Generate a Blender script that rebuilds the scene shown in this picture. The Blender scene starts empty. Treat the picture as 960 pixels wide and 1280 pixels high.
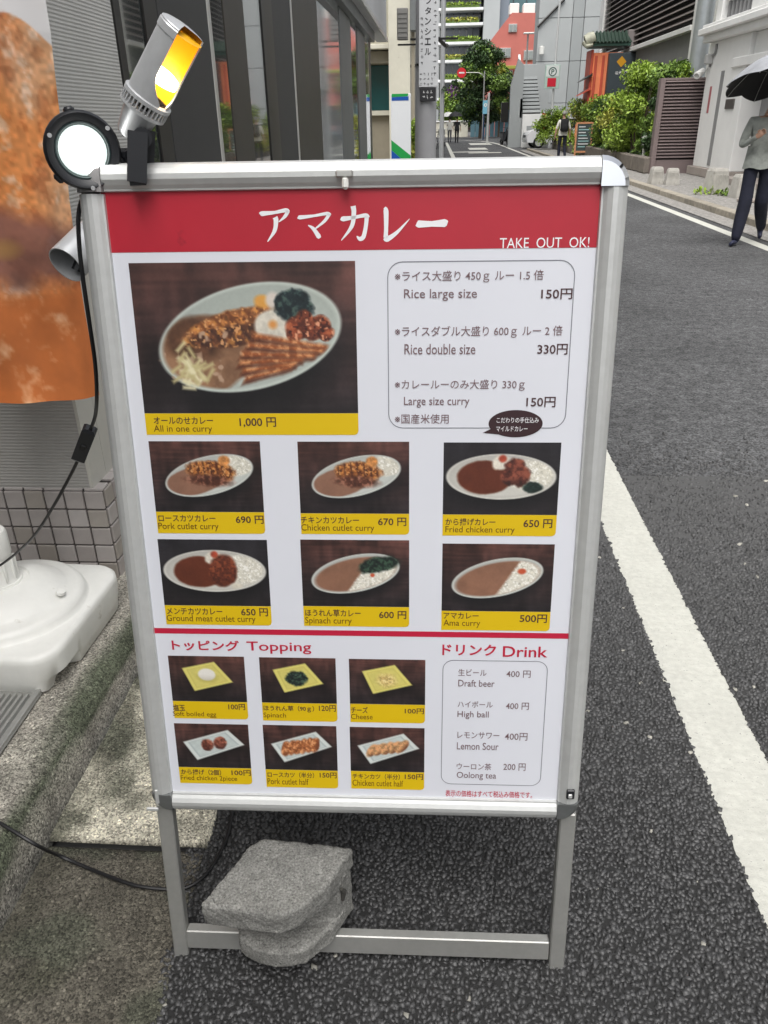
import bpy, bmesh, math, random
import numpy as np
from mathutils import Vector, Matrix, Euler

R = math.radians
rnd = random.Random(7)
rng = np.random.default_rng(11)
scn = bpy.context.scene
COL = scn.collection

# ------------------------------------------------------------------ camera, sky, sun, exposure
CAM_H = 1.48
TILT, ROLL, YAW, FPX = 26.954, -1.085, 3.941, 961.0
_t, _r, _y = R(TILT), R(ROLL), R(YAW)
FWD = Vector((-math.sin(_y)*math.cos(_t), math.cos(_y)*math.cos(_t), -math.sin(_t)))
_rt = Vector((math.cos(_y), math.sin(_y), 0)); _up = _rt.cross(FWD)
CR = math.cos(_r)*_rt + math.sin(_r)*_up
CU = -math.sin(_r)*_rt + math.cos(_r)*_up
EYE = Vector((0, 0, CAM_H))
cam = bpy.data.cameras.new('camera'); cam_o = bpy.data.objects.new('camera', cam); COL.objects.link(cam_o)
m = Matrix.Identity(4)
for i in range(3):
    m[i][0] = CR[i]; m[i][1] = CU[i]; m[i][2] = -FWD[i]; m[i][3] = EYE[i]
cam_o.matrix_world = m
cam.sensor_width = 36; cam.sensor_fit = 'AUTO'; cam.lens = FPX/1280*36
cam.clip_start = 0.05; cam.clip_end = 2000
scn.camera = cam_o

SUN_EL, SUN_AZ = R(64), R(190)
world = bpy.data.worlds.new('World'); scn.world = world; world.use_nodes = True
wn = world.node_tree; wn.nodes.clear()
sky = wn.nodes.new('ShaderNodeTexSky'); sky.sky_type = 'NISHITA'; sky.sun_disc = False
sky.sun_elevation = SUN_EL; sky.sun_rotation = SUN_AZ; sky.air_density = 1.0; sky.dust_density = 4.0; sky.ozone_density = 1.0
hsv = wn.nodes.new('ShaderNodeHueSaturation'); hsv.inputs['Saturation'].default_value = 0.22   # overcast: the blue washed out of the sky
bg = wn.nodes.new('ShaderNodeBackground'); bg.inputs['Strength'].default_value = 0.12
wo = wn.nodes.new('ShaderNodeOutputWorld')
wn.links.new(sky.outputs[0], hsv.inputs['Color']); wn.links.new(hsv.outputs[0], bg.inputs[0]); wn.links.new(bg.outputs[0], wo.inputs[0])
sun = bpy.data.lights.new('sun', 'SUN'); sun.energy = 1.5; sun.angle = R(60); sun.color = (1, .97, .93)
sun_o = bpy.data.objects.new('sun', sun); COL.objects.link(sun_o)
sun_o.rotation_euler = Vector((math.sin(SUN_AZ)*math.cos(SUN_EL), math.cos(SUN_AZ)*math.cos(SUN_EL), math.sin(SUN_EL))).to_track_quat('Z', 'Y').to_euler()
sun_o.location = (0, 0, 60)
scn.view_settings.view_transform = 'Standard'; scn.view_settings.look = 'None'
scn.view_settings.exposure = 0.98; scn.view_settings.gamma = 1
scn.render.engine = 'CYCLES'
scn.cycles.use_denoising = True
scn.cycles.max_bounces = 6; scn.cycles.diffuse_bounces = 4; scn.cycles.glossy_bounces = 3

# ------------------------------------------------------------------ surveying helpers (pixel of the photo -> place in the world)
def ray(px, py): return FWD + CR*((px-480)/FPX) - CU*((py-640)/FPX)
def at(px, py, Y):
    d = ray(px, py); return EYE + d*(Y/d.y)
def atx(px, py, X):
    d = ray(px, py); return EYE + d*(X/d.x)
def atz(px, py, z=0.0):
    d = ray(px, py); return EYE + d*((z-CAM_H)/d.z)

# ------------------------------------------------------------------ mesh helpers
class MB:
    def __init__(s): s.v = []; s.f = []; s.m = []
    def add(s, vs, fs, mat=0, M=None):
        o = len(s.v)
        s.v += [tuple(M @ Vector(p)) for p in vs] if M is not None else [tuple(p) for p in vs]
        s.f += [tuple(i+o for i in f) for f in fs]; s.m += [mat]*len(fs); return s
    def box(s, c, d, mat=0, rz=0, bev=0, M=None):
        x, y, z = d[0]/2, d[1]/2, d[2]/2
        X = Matrix.Translation(c) @ Matrix.Rotation(rz, 4, 'Z')
        if M is not None: X = M @ X
        if not bev:
            vs = [(a*x, b*y, e*z) for a in (-1, 1) for b in (-1, 1) for e in (-1, 1)]
            fs = [(0, 1, 3, 2), (4, 6, 7, 5), (0, 4, 5, 1), (2, 3, 7, 6), (0, 2, 6, 4), (1, 5, 7, 3)]
            return s.add(vs, fs, mat, X)
        pts = []
        for a in (-1, 1):
            for b in (-1, 1):
                for e in (-1, 1):
                    pts += [(a*(x-bev), b*(y-bev), e*z), (a*(x-bev), b*y, e*(z-bev)), (a*x, b*(y-bev), e*(z-bev))]
        return s.hull(pts, mat, X)
    def hull(s, pts, mat=0, M=None):
        bm = bmesh.new()
        for p in pts: bm.verts.new(p)
        r = bmesh.ops.convex_hull(bm, input=bm.verts)
        bmesh.ops.dissolve_limit(bm, angle_limit=0.01, verts=bm.verts, edges=bm.edges)
        lone = [v for v in bm.verts if not v.link_faces]
        bmesh.ops.delete(bm, geom=lone, context='VERTS')
        bm.verts.index_update()
        vs = [v.co.copy() for v in bm.verts]; fs = [[v.index for v in f.verts] for f in bm.faces]
        bm.free(); return s.add(vs, fs, mat, M)
    def bar(s, p0, p1, w, h, mat=0, up=(0, 0, 1)):
        p0, p1 = Vector(p0), Vector(p1); d = (p1-p0); L = d.length; d.normalize()
        u = Vector(up)
        if abs(u.dot(d)) > .98: u = Vector((0, 1, 0))
        a = d.cross(u).normalized(); b = a.cross(d)
        vs = [p + a*(i*w/2) + b*(j*h/2) for p in (p0, p1) for i, j in ((-1, -1), (1, -1), (1, 1), (-1, 1))]
        return s.add(vs, [(3, 2, 1, 0), (4, 5, 6, 7), (0, 1, 5, 4), (1, 2, 6, 5), (2, 3, 7, 6), (3, 0, 4, 7)], mat)
    def tube(s, path, r, n=8, mat=0, cap=True):
        path = [Vector(p) for p in path]
        rs = r if hasattr(r, '__len__') else [r]*len(path)
        vs = []; prev = None
        for i, p in enumerate(path):
            d = (path[min(i+1, len(path)-1)] - path[max(i-1, 0)]).normalized()
            if prev is None:
                a = d.cross(Vector((0, 0, 1)))
                if a.length < .05: a = d.cross(Vector((0, 1, 0)))
            else: a = prev - d*prev.dot(d)
            a.normalize(); prev = a; b = d.cross(a)
            vs += [p + (a*math.cos(2*math.pi*k/n) + b*math.sin(2*math.pi*k/n))*rs[i] for k in range(n)]
        fs = [(i*n+k, i*n+(k+1) % n, (i+1)*n+(k+1) % n, (i+1)*n+k) for i in range(len(path)-1) for k in range(n)]
        if cap: fs += [tuple(range(n-1, -1, -1)), tuple(range((len(path)-1)*n, len(path)*n))]
        return s.add(vs, fs, mat)
    def lathe(s, prof, n=24, mat=0, M=None, a0=0, a1=2*math.pi, cap=False):
        full = abs(a1-a0-2*math.pi) < 1e-6; k = n if full else n+1
        vs = [(r*math.cos(a0+(a1-a0)*j/n), r*math.sin(a0+(a1-a0)*j/n), z) for r, z in prof for j in range(k)]
        fs = []
        for i in range(len(prof)-1):
            for j in range(n):
                j2 = (j+1) % k
                fs.append((i*k+j, i*k+j2, (i+1)*k+j2, (i+1)*k+j))
        if cap and full and prof[0][0] > 1e-5: fs.append(tuple(range(k-1, -1, -1)))
        if cap and full and prof[-1][0] > 1e-5: fs.append(tuple(range((len(prof)-1)*k, len(prof)*k)))
        return s.add(vs, fs, mat, M)
    def prism(s, poly, z0, z1, mat=0, M=None):
        n = len(poly)
        vs = [(x, y, z0) for x, y in poly] + [(x, y, z1) for x, y in poly]
        fs = [tuple(range(n-1, -1, -1)), tuple(range(n, 2*n))] + [(i, (i+1) % n, n+(i+1) % n, n+i) for i in range(n)]
        return s.add(vs, fs, mat, M)
    def build(s, name, mats, parent=None, smooth=False, angle=None):
        me = bpy.data.meshes.new(name)
        me.from_pydata(s.v, [], s.f)
        if not isinstance(mats, (list, tuple)): mats = [mats]
        for mm in mats: me.materials.append(mm)
        me.polygons.foreach_set('material_index', s.m)
        if smooth: me.polygons.foreach_set('use_smooth', [True]*len(s.f))
        me.update()
        if smooth:
            bm = bmesh.new(); bm.from_mesh(me)
            th = R(angle or 38)
            for e in bm.edges:
                if len(e.link_faces) == 2 and e.calc_face_angle(0) > th: e.smooth = False
            bm.to_mesh(me); bm.free()
        o = bpy.data.objects.new(name, me); COL.objects.link(o)
        if parent is not None: o.parent = parent
        return o

def tag(o, label=None, cat=None, group=None, kind=None):
    if label: o['label'] = label
    if cat: o['category'] = cat
    if group: o['group'] = group
    if kind: o['kind'] = kind
    return o
def thing(name, label, cat, loc=(0, 0, 0), rz=0, group=None):
    o = bpy.data.objects.new(name, None); COL.objects.link(o); o.empty_display_size = .1
    o.location = loc; o.rotation_euler = (0, 0, rz)
    return tag(o, label, cat, group)
def share(o, parent, loc, rot=(0, 0, 0)):
    c = o.copy(); COL.objects.link(c); c.parent = parent; c.location = loc; c.rotation_euler = rot; return c
def frame(p, axis, up=(0, 0, 1)):
    """matrix whose local Z is `axis` and whose origin is p"""
    z = Vector(axis).normalized(); x = Vector(up).cross(z)
    if x.length < .05: x = Vector((1, 0, 0))
    x.normalize(); y = z.cross(x)
    M = Matrix.Identity(4)
    for i in range(3): M[i][0] = x[i]; M[i][1] = y[i]; M[i][2] = z[i]; M[i][3] = p[i]
    return M

# ------------------------------------------------------------------ materials
def lin(c):
    return tuple(((v/255)/12.92 if v/255 < .04045 else (((v/255)+.055)/1.055)**2.4) for v in c)
def pm(name, col, rough=.6, metal=0, var=None, bump=None, coat=0, spec=.5, island=0, spot=None, emit=None, coord='Object', col2=None, trans=0):
    """principled material. var=(scale, amount): noise mottling; bump=(scale, strength, distance); spot=(scale, threshold, colour): stains; island: random brightness per loose piece"""
    M = bpy.data.materials.new(name); M.use_nodes = True
    nt = M.node_tree; nd = nt.nodes; lk = nt.links; b = nd['Principled BSDF']
    b.inputs['Roughness'].default_value = rough; b.inputs['Metallic'].default_value = metal
    b.inputs['Specular IOR Level'].default_value = spec
    b.inputs['Coat Weight'].default_value = coat; b.inputs['Coat Roughness'].default_value = .06
    if trans: b.inputs['Transmission Weight'].default_value = trans
    tc = nd.new('ShaderNodeTexCoord'); out = None
    rgb = nd.new('ShaderNodeRGB'); rgb.outputs[0].default_value = (*col, 1); out = rgb.outputs[0]
    def mix(fac, a, bcol, mode='MIX', f=1.0):
        x = nd.new('ShaderNodeMix'); x.data_type = 'RGBA'; x.blend_type = mode
        if hasattr(fac, 'links'): lk.new(fac, x.inputs[0])
        else: x.inputs[0].default_value = fac
        for s_, v in ((x.inputs[6], a), (x.inputs[7], bcol)):
            if hasattr(v, 'links'): lk.new(v, s_)
            else: s_.default_value = (*v, 1)
        return x.outputs[2]
    def noise(sc, det=5, ro=.6):
        n = nd.new('ShaderNodeTexNoise'); n.inputs['Scale'].default_value = sc; n.inputs['Detail'].default_value = det; n.inputs['Roughness'].default_value = ro
        lk.new(tc.outputs[coord], n.inputs['Vector']); return n.outputs['Fac']
    def mr(v, a, b_, c, d):
        x = nd.new('ShaderNodeMapRange'); lk.new(v, x.inputs[0])
        for i, q in enumerate((a, b_, c, d)): x.inputs[i+1].default_value = q
        return x.outputs[0]
    if var:
        for sc, am in (var if isinstance(var, list) else [var]):
            f = mr(noise(sc), .3, .7, 0, 1)
            if col2: out = mix(f, out, col2)
            else: out = mix(f, mix(1.0, out, (1-am,)*3, 'MULTIPLY'), mix(1.0, out, (1+am,)*3, 'MULTIPLY'))
    if spot:
        for sc, th, sc_col in (spot if isinstance(spot, list) else [spot]):
            out = mix(mr(noise(sc, 6, .65), th, th+.1, 0, 1), out, sc_col)
    if island:
        g = nd.new('ShaderNodeNewGeometry'); f = mr(g.outputs['Random Per Island'], 0, 1, 1-island, 1+island)
        cb = nd.new('ShaderNodeCombineColor'); [lk.new(f, cb.inputs[i]) for i in range(3)]
        out = mix(1.0, out, cb.outputs[0], 'MULTIPLY')
    lk.new(out, b.inputs['Base Color'])
    if bump:
        prev = None
        for sc, st, ds in (bump if isinstance(bump, list) else [bump]):
            bn = nd.new('ShaderNodeBump'); bn.inputs['Strength'].default_value = st; bn.inputs['Distance'].default_value = ds
            lk.new(noise(sc, 8, .65), bn.inputs['Height'])
            if prev: lk.new(prev, bn.inputs['Normal'])
            prev = bn.outputs[0]
        lk.new(prev, b.inputs['Normal'])
    if emit:
        b.inputs['Emission Color'].default_value = (*emit[0], 1); b.inputs['Emission Strength'].default_value = emit[1]
    return M
def attr_mat(name, rough=.5, coat=0, bump=None, weave=None):
    M = bpy.data.materials.new(name); M.use_nodes = True; nt = M.node_tree; b = nt.nodes['Principled BSDF']
    a = nt.nodes.new('ShaderNodeAttribute'); a.attribute_name = 'print'
    nt.links.new(a.outputs['Color'], b.inputs['Base Color'])
    b.inputs['Roughness'].default_value = rough; b.inputs['Coat Weight'].default_value = coat; b.inputs['Coat Roughness'].default_value = .06
    if weave:
        tc = nt.nodes.new('ShaderNodeTexCoord'); n = nt.nodes.new('ShaderNodeTexNoise'); n.inputs['Scale'].default_value = weave
        bn = nt.nodes.new('ShaderNodeBump'); bn.inputs['Strength'].default_value = .3; bn.inputs['Distance'].default_value = .0006
        nt.links.new(tc.outputs['Object'], n.inputs['Vector']); nt.links.new(n.outputs['Fac'], bn.inputs['Height']); nt.links.new(bn.outputs[0], b.inputs['Normal'])
    return M
def ribbed(name, col, pitch, depth, rough=.5, axis='z', metal=0):
    """fine horizontal corrugation too small to pick apart, as relief"""
    M = pm(name, col, rough, metal, var=(3, .07)); nt = M.node_tree; b = nt.nodes['Principled BSDF']
    tc = nt.nodes.new('ShaderNodeTexCoord'); sx = nt.nodes.new('ShaderNodeSeparateXYZ'); nt.links.new(tc.outputs['Object'], sx.inputs[0])
    mu = nt.nodes.new('ShaderNodeMath'); mu.operation = 'MULTIPLY'; mu.inputs[1].default_value = 2*math.pi/pitch
    nt.links.new(sx.outputs['XYZ'.index(axis.upper())], mu.inputs[0])
    si = nt.nodes.new('ShaderNodeMath'); si.operation = 'SINE'; nt.links.new(mu.outputs[0], si.inputs[0])
    bn = nt.nodes.new('ShaderNodeBump'); bn.inputs['Strength'].default_value = 1; bn.inputs['Distance'].default_value = depth
    nt.links.new(si.outputs[0], bn.inputs['Height']); nt.links.new(bn.outputs[0], b.inputs['Normal'])
    return M

MAT = {}
MAT['alu'] = pm('anodised_aluminium', (.58, .59, .58), .5, .5, var=[(6, .05), (60, .04)], bump=(400, .06, .0005))
MAT['alu_dull'] = pm('dull_aluminium', (.42, .42, .40), .5, .6, var=[(8, .08), (70, .05)], bump=(300, .1, .0005), spot=(9, .68, (.25, .22, .18)))
MAT['chrome'] = pm('chrome', (.75, .76, .78), .09, 1)
MAT['dark_plastic'] = pm('dark_plastic', (.012, .013, .016), .38, bump=(300, .1, .0004))
MAT['black'] = pm('black_rubber', (.008, .008, .009), .45)
MAT['paper'] = pm('poster_paper', (.675, .69, .745), .5, coat=.06, var=(3, .02), bump=(2.2, .12, .003))
MAT['red_print'] = pm('red_print', lin((172, 24, 44)), .5, coat=.10, var=[(9, .06)], spot=(16, .66, lin((120, 16, 34))), bump=(4, .12, .002))
MAT['red_ink'] = pm('red_ink', lin((186, 24, 58)), .5, coat=.06)
MAT['yellow'] = pm('yellow_print', lin((214, 180, 0)), .5, coat=.06)
MAT['ink'] = pm('brown_ink', lin((70, 42, 44)), .5, coat=.06)
MAT['ink_soft'] = pm('soft_brown_ink', lin((118, 96, 100)), .5, coat=.06)
MAT['ink_label'] = pm('label_ink', lin((96, 62, 8)), .5, coat=.06)
MAT['white_ink'] = pm('white_ink', (.8, .8, .82), .5, coat=.06)
MAT['grey_ink'] = pm('grey_ink', lin((120, 122, 130)), .5, coat=.06)
MAT['bubble'] = pm('bubble_print', lin((52, 30, 34)), .5, coat=.06)
MAT['photo'] = attr_mat('photo_print', .5, .06)
MAT['banner'] = attr_mat('banner_cloth', .75, 0, weave=900)
MAT['white_plastic'] = pm('white_plastic', (.76, .76, .72), .42, var=[(5, .04), (30, .03)], spot=[(14, .64, (.50, .48, .42)), (60, .70, (.42, .40, .34))], bump=(120, .05, .001))
MAT['concrete_block'] = pm('block_concrete', (.24, .238, .222), .95, var=[(30, .2), (260, .5)], bump=[(90, .5, .004), (330, 1, .003)], spot=[(210, .57, (.07, .07, .066)), (260, .63, (.55, .55, .52))])

# ------------------------------------------------------------------ small numeric painting kit (prints and stains)
def vnoise(h, w, cy, cx, seed):
    g = np.random.default_rng(seed).random((cy+2, cx+2))
    y = np.linspace(0, cy, h); x = np.linspace(0, cx, w)
    yi = y.astype(int); xi = x.astype(int); fy = (y-yi)[:, None]; fx = (x-xi)[None]
    fy = fy*fy*(3-2*fy); fx = fx*fx*(3-2*fx)
    a = g[yi][:, xi]; b_ = g[yi][:, xi+1]; c = g[yi+1][:, xi]; d = g[yi+1][:, xi+1]
    return (a*(1-fx)+b_*fx)*(1-fy)+(c*(1-fx)+d*fx)*fy
def fbm(h, w, c, seed, octv=4, asp=1.0):
    o = np.zeros((h, w)); am = 1; tot = 0
    for k in range(octv):
        o += am*vnoise(h, w, max(1, int(c*2**k)), max(1, int(c*asp*2**k)), seed+k); tot += am; am *= .55
    return o/tot
def tolin(a):
    a = np.clip(a, 0, 1); return np.where(a < .04045, a/12.92, ((a+.055)/1.055)**2.4)
def colour_grid(o_me, colours):
    at_ = o_me.color_attributes.new('print', 'FLOAT_COLOR', 'POINT')
    c = np.ones((len(colours), 4), dtype=np.float32); c[:, :3] = colours
    at_.data.foreach_set('color', c.ravel())
def grid_mesh(name, P, colours, mat, parent=None, smooth=True, flip=False):
    """P: (h, w, 3) array of points; colours (h, w, 3) in linear rgb"""
    h, w = P.shape[:2]
    i = np.arange(h*w).reshape(h, w)
    q = np.stack([i[:-1, :-1], i[1:, :-1], i[1:, 1:], i[:-1, 1:]], -1).reshape(-1, 4)
    if flip: q = q[:, ::-1]
    me = bpy.data.meshes.new(name)
    me.vertices.add(h*w); me.vertices.foreach_set('co', P.reshape(-1).astype(np.float32))
    me.loops.add(q.size); me.loops.foreach_set('vertex_index', q.ravel().astype(np.int32))
    me.polygons.add(len(q)); me.polygons.foreach_set('loop_start', np.arange(0, q.size, 4, dtype=np.int32))
    if smooth: me.polygons.foreach_set('use_smooth', np.ones(len(q), dtype=bool))
    me.update(calc_edges=True); me.validate()
    if colours is not None: colour_grid(me, colours.reshape(-1, 3))
    me.materials.append(mat)
    o = bpy.data.objects.new(name, me); COL.objects.link(o)
    if parent is not None: o.parent = parent
    return o

# ------------------------------------------------------------------ ground, road, gutter, kerb
def speckled(name, base_attr=True, col=(.2, .19, .17), sc=260, contrast=.62, bump=.004, big=None):
    M = bpy.data.materials.new(name); M.use_nodes = True; nt = M.node_tree; nd = nt.nodes; lk = nt.links; b = nd['Principled BSDF']
    b.inputs['Roughness'].default_value = .9; b.inputs['Specular IOR Level'].default_value = .3
    tc = nd.new('ShaderNodeTexCoord')
    if base_attr:
        a = nd.new('ShaderNodeAttribute'); a.attribute_name = 'print'; base = a.outputs['Color']
    else:
        a = nd.new('ShaderNodeRGB'); a.outputs[0].default_value = (*col, 1); base = a.outputs[0]
    v = nd.new('ShaderNodeTexVoronoi'); v.inputs['Scale'].default_value = sc; lk.new(tc.outputs['Object'], v.inputs['Vector'])
    sepc = nd.new('ShaderNodeSeparateColor'); lk.new(v.outputs['Color'], sepc.inputs[0])
    r = nd.new('ShaderNodeMapRange'); lk.new(sepc.outputs[0], r.inputs[0]); r.inputs[3].default_value = 1-contrast; r.inputs[4].default_value = 1+contrast
    n = nd.new('ShaderNodeTexNoise'); n.inputs['Scale'].default_value = 14; n.inputs['Detail'].default_value = 8; lk.new(tc.outputs['Object'], n.inputs['Vector'])
    r2 = nd.new('ShaderNodeMapRange'); lk.new(n.outputs['Fac'], r2.inputs[0]); r2.inputs[1].default_value = .3; r2.inputs[2].default_value = .7; r2.inputs[3].default_value = .72; r2.inputs[4].default_value = 1.28
    mu = nd.new('ShaderNodeMath'); mu.operation = 'MULTIPLY'; lk.new(r.outputs[0], mu.inputs[0]); lk.new(r2.outputs[0], mu.inputs[1])
    if base_attr:   # pale pebbles in the washed surface
        v2 = nd.new('ShaderNodeTexVoronoi'); v2.inputs['Scale'].default_value = 120; lk.new(tc.outputs['Object'], v2.inputs['Vector'])
        s2 = nd.new('ShaderNodeSeparateColor'); lk.new(v2.outputs['Color'], s2.inputs[0])
        g2 = nd.new('ShaderNodeMath'); g2.operation = 'GREATER_THAN'; g2.inputs[1].default_value = .90; lk.new(s2.outputs[1], g2.inputs[0])
        d2 = nd.new('ShaderNodeMath'); d2.operation = 'LESS_THAN'; d2.inputs[1].default_value = .42; lk.new(v2.outputs['Distance'], d2.inputs[0])
        k2 = nd.new('ShaderNodeMath'); k2.operation = 'MULTIPLY'; lk.new(g2.outputs[0], k2.inputs[0]); lk.new(d2.outputs[0], k2.inputs[1])
        a2 = nd.new('ShaderNodeMath'); a2.operation = 'MULTIPLY_ADD'; a2.inputs[1].default_value = .9; lk.new(k2.outputs[0], a2.inputs[0]); lk.new(mu.outputs[0], a2.inputs[2]); mu = a2
    if big:     # worn and patched areas
        n3 = nd.new('ShaderNodeTexNoise'); n3.inputs['Scale'].default_value = big; n3.inputs['Detail'].default_value = 4; lk.new(tc.outputs['Object'], n3.inputs['Vector'])
        r3 = nd.new('ShaderNodeMapRange'); lk.new(n3.outputs['Fac'], r3.inputs[0]); r3.inputs[1].default_value = .3; r3.inputs[2].default_value = .7; r3.inputs[3].default_value = .78; r3.inputs[4].default_value = 1.22
        m3 = nd.new('ShaderNodeMath'); m3.operation = 'MULTIPLY'; lk.new(mu.outputs[0], m3.inputs[0]); lk.new(r3.outputs[0], m3.inputs[1]); mu = m3
    mx = nd.new('ShaderNodeVectorMath'); mx.operation = 'SCALE'; lk.new(base, mx.inputs[0]); lk.new(mu.outputs[0], mx.inputs['Scale'])
    lk.new(mx.outputs[0], b.inputs['Base Color'])
    bn = nd.new('ShaderNodeBump'); bn.inputs['Strength'].default_value = .7; bn.inputs['Distance'].default_value = bump
    iv = nd.new('ShaderNodeMath'); iv.operation = 'SUBTRACT'; iv.inputs[0].default_value = 1; lk.new(v.outputs['Distance'], iv.inputs[1]); lk.new(iv.outputs[0], bn.inputs['Height'])
    lk.new(bn.outputs[0], b.inputs['Normal'])
    return M
MAT['aggregate'] = speckled('washed_aggregate_concrete')
MAT['asphalt'] = speckled('asphalt', False, (.082, .083, .085), 105, .55, .006, .9)
MAT['asphalt_stone'] = pm('asphalt_stone', (.048, .048, .049), .45, island=.4, var=(220, .25), bump=(500, .3, .001), spec=.55)
MAT['tar_shade'] = attr_mat('tar_shade_bed', .85)  # bitumen colour that also stands for the shade between chippings
MAT['mid_stone'] = pm('mid_stone', (.064, .064, .065), .5, island=.35, var=(220, .25), bump=(500, .3, .001))  # lighter stone mixed in outwards to blend into the plain asphalt
MAT['pale_stone'] = pm('pale_stone', (.35, .34, .30), .7, island=.3)
MAT['line_paint'] = pm('road_line_paint', (.52, .52, .47), .75, var=[(5, .05), (60, .10)], bump=[(90, .5, .004), (260, .5, .002)], spot=[(120, .61, (.22, .22, .21)), (5, .62, (.43, .42, .37)), (30, .66, (.36, .36, .33))])
MAT['far_ground'] = pm('far_ground', (.10, .10, .10), .9, var=(.2, .1))
MAT['pavement'] = speckled('pavement_concrete', False, (.26, .25, .235), 60, .25, .004)

ROAD_L, ROAD_R = -.505, 4.62
LINE0, LINE1 = .69, .87
g = MB(); g.add([(-400, -400, -.03), (400, -400, -.03), (400, 600, -.03), (-400, 600, -.03)], [(0, 1, 2, 3)])
tag(g.build('ground', MAT['far_ground']), kind='structure')
rd = MB()
rd.add([(ROAD_L, -14, 0), (ROAD_R, -14, 0), (ROAD_R, 64, 0), (ROAD_L, 64, 0)], [(0, 1, 2, 3)])
rd.add([(-14, 64, 0), (26, 64, 0), (26, 78, 0), (-14, 78, 0)], [(0, 1, 2, 3)])
tag(rd.build('road', MAT['asphalt']), kind='structure')

# loose-grained asphalt surface in front: every stone a small worn block
def make_stones():
    """every chip of the worn wearing course round the stand as a small block"""
    xs, ys, sc = [], [], []
    y = .62
    while y < 3.9:
        p = .0112 + .0016*max(0, y-1.0)
        x = -.56 + rnd.random()*p
        while x < 2.9:
            xs.append(x + rnd.uniform(-.35, .35)*p); ys.append(y + rnd.uniform(-.35, .35)*p); sc.append(p)
            x += p*.92
        y += p*.84
    xs, ys, sc = np.array(xs), np.array(ys), np.array(sc)
    edge = ROAD_L + .018*np.sin(ys*9) + .012*np.sin(ys*31+1)
    keep = (xs > edge-.022) & ~((xs > LINE0+.004) & (xs < LINE1-.004)) & (rng.random(len(xs)) < np.clip((2.9-xs)/1.3, 0, 1)) & (rng.random(len(xs)) < np.clip((3.95-ys)/1.7, 0, 1)**1.3)
    xs, ys, sc = xs[keep], ys[keep], sc[keep]; n = len(xs)
    base = np.array([(-.5, -.42, -.5), (.5, -.42, -.5), (.5, .42, -.5), (-.5, .42, -.5), (-.36, -.28, .5), (.36, -.28, .5), (.36, .28, .5), (-.36, .28, .5)])
    fs = np.array([(4, 5, 6, 7), (0, 1, 5, 4), (1, 2, 6, 5), (2, 3, 7, 6), (3, 0, 4, 7)])
    V = base[None] + rng.uniform(-.17, .17, (n, 8, 3))
    ln = rng.uniform(.8, 1.35, n)*sc; wd = ln*rng.uniform(.6, .95, n); ht = sc*rng.uniform(.35, .75, n)
    V = V*np.stack([ln, wd, ht], -1)[:, None]
    a = rng.uniform(0, 2*np.pi, n); ca, sa = np.cos(a), np.sin(a)
    tx, ty = rng.normal(0, .2, n), rng.normal(0, .2, n)
    x = V[..., 0]*ca[:, None]-V[..., 1]*sa[:, None]; yv = V[..., 0]*sa[:, None]+V[..., 1]*ca[:, None]
    z = V[..., 2] + x*tx[:, None] + yv*ty[:, None] + rng.uniform(-.0008, .0026, n)[:, None] + .0012
    P = np.stack([x+xs[:, None], yv+ys[:, None], z], -1).reshape(-1, 3)
    F = (fs[None]+8*np.arange(n)[:, None, None]).reshape(-1, 4)
    # bitumen bed, near-black to paint shade in the gaps; paler outwards to blend away
    bx, by = np.meshgrid(np.linspace(ROAD_L-.008, 2.9, 60), np.linspace(.5, 3.3, 60)); k0 = len(P)
    bx[:, 0] += .018*np.sin(by[:, 0]*9) + .012*np.sin(by[:, 0]*31+1)
    wn_ = fbm(60, 60, 7, 808, 3)
    fade = np.clip(np.maximum((by-1.15)/1.5, (bx-1.2)/1.2)+(wn_-.5)*.7, 0, 1)
    P = np.concatenate([P, np.stack([bx, by, np.full_like(bx, .0016)], -1).reshape(-1, 3)])
    i = np.arange(3600).reshape(60, 60); Q = np.stack([i[:-1, :-1], i[:-1, 1:], i[1:, 1:], i[1:, :-1]], -1).reshape(-1, 4); nb = len(Q)
    F = np.concatenate([F, k0+Q]); tone = np.zeros((len(P), 3)); tone[k0:] = (.017+(.076-.017)*fade.reshape(-1, 1))
    me = bpy.data.meshes.new('asphalt_grain')
    me.vertices.add(len(P)); me.vertices.foreach_set('co', P.ravel().astype(np.float32))
    me.loops.add(F.size); me.loops.foreach_set('vertex_index', F.ravel().astype(np.int32))
    me.polygons.add(len(F)); me.polygons.foreach_set('loop_start', np.arange(0, F.size, 4, dtype=np.int32))
    pale = rng.random(n) < .0028
    mi = np.where(pale, 1, np.where(rng.random(n) < np.clip(np.maximum((ys-1.15)/1.5, (xs-1.2)/1.2), 0, .97), 2, 0)); me.polygons.foreach_set('material_index', np.concatenate([np.repeat(mi.astype(np.int32), 5), np.full(nb, 3, np.int32)]))
    me.update(calc_edges=True)
    me.materials.append(MAT['asphalt_stone']); me.materials.append(MAT['pale_stone']); me.materials.append(MAT['mid_stone']); me.materials.append(MAT['tar_shade'])
    colour_grid(me, tone)
    o = bpy.data.objects.new('asphalt_grain', me); COL.objects.link(o)
    return o
tag(make_stones(), kind='stuff', label='coarse dark asphalt chippings of the worn road surface round the menu stand')

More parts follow.
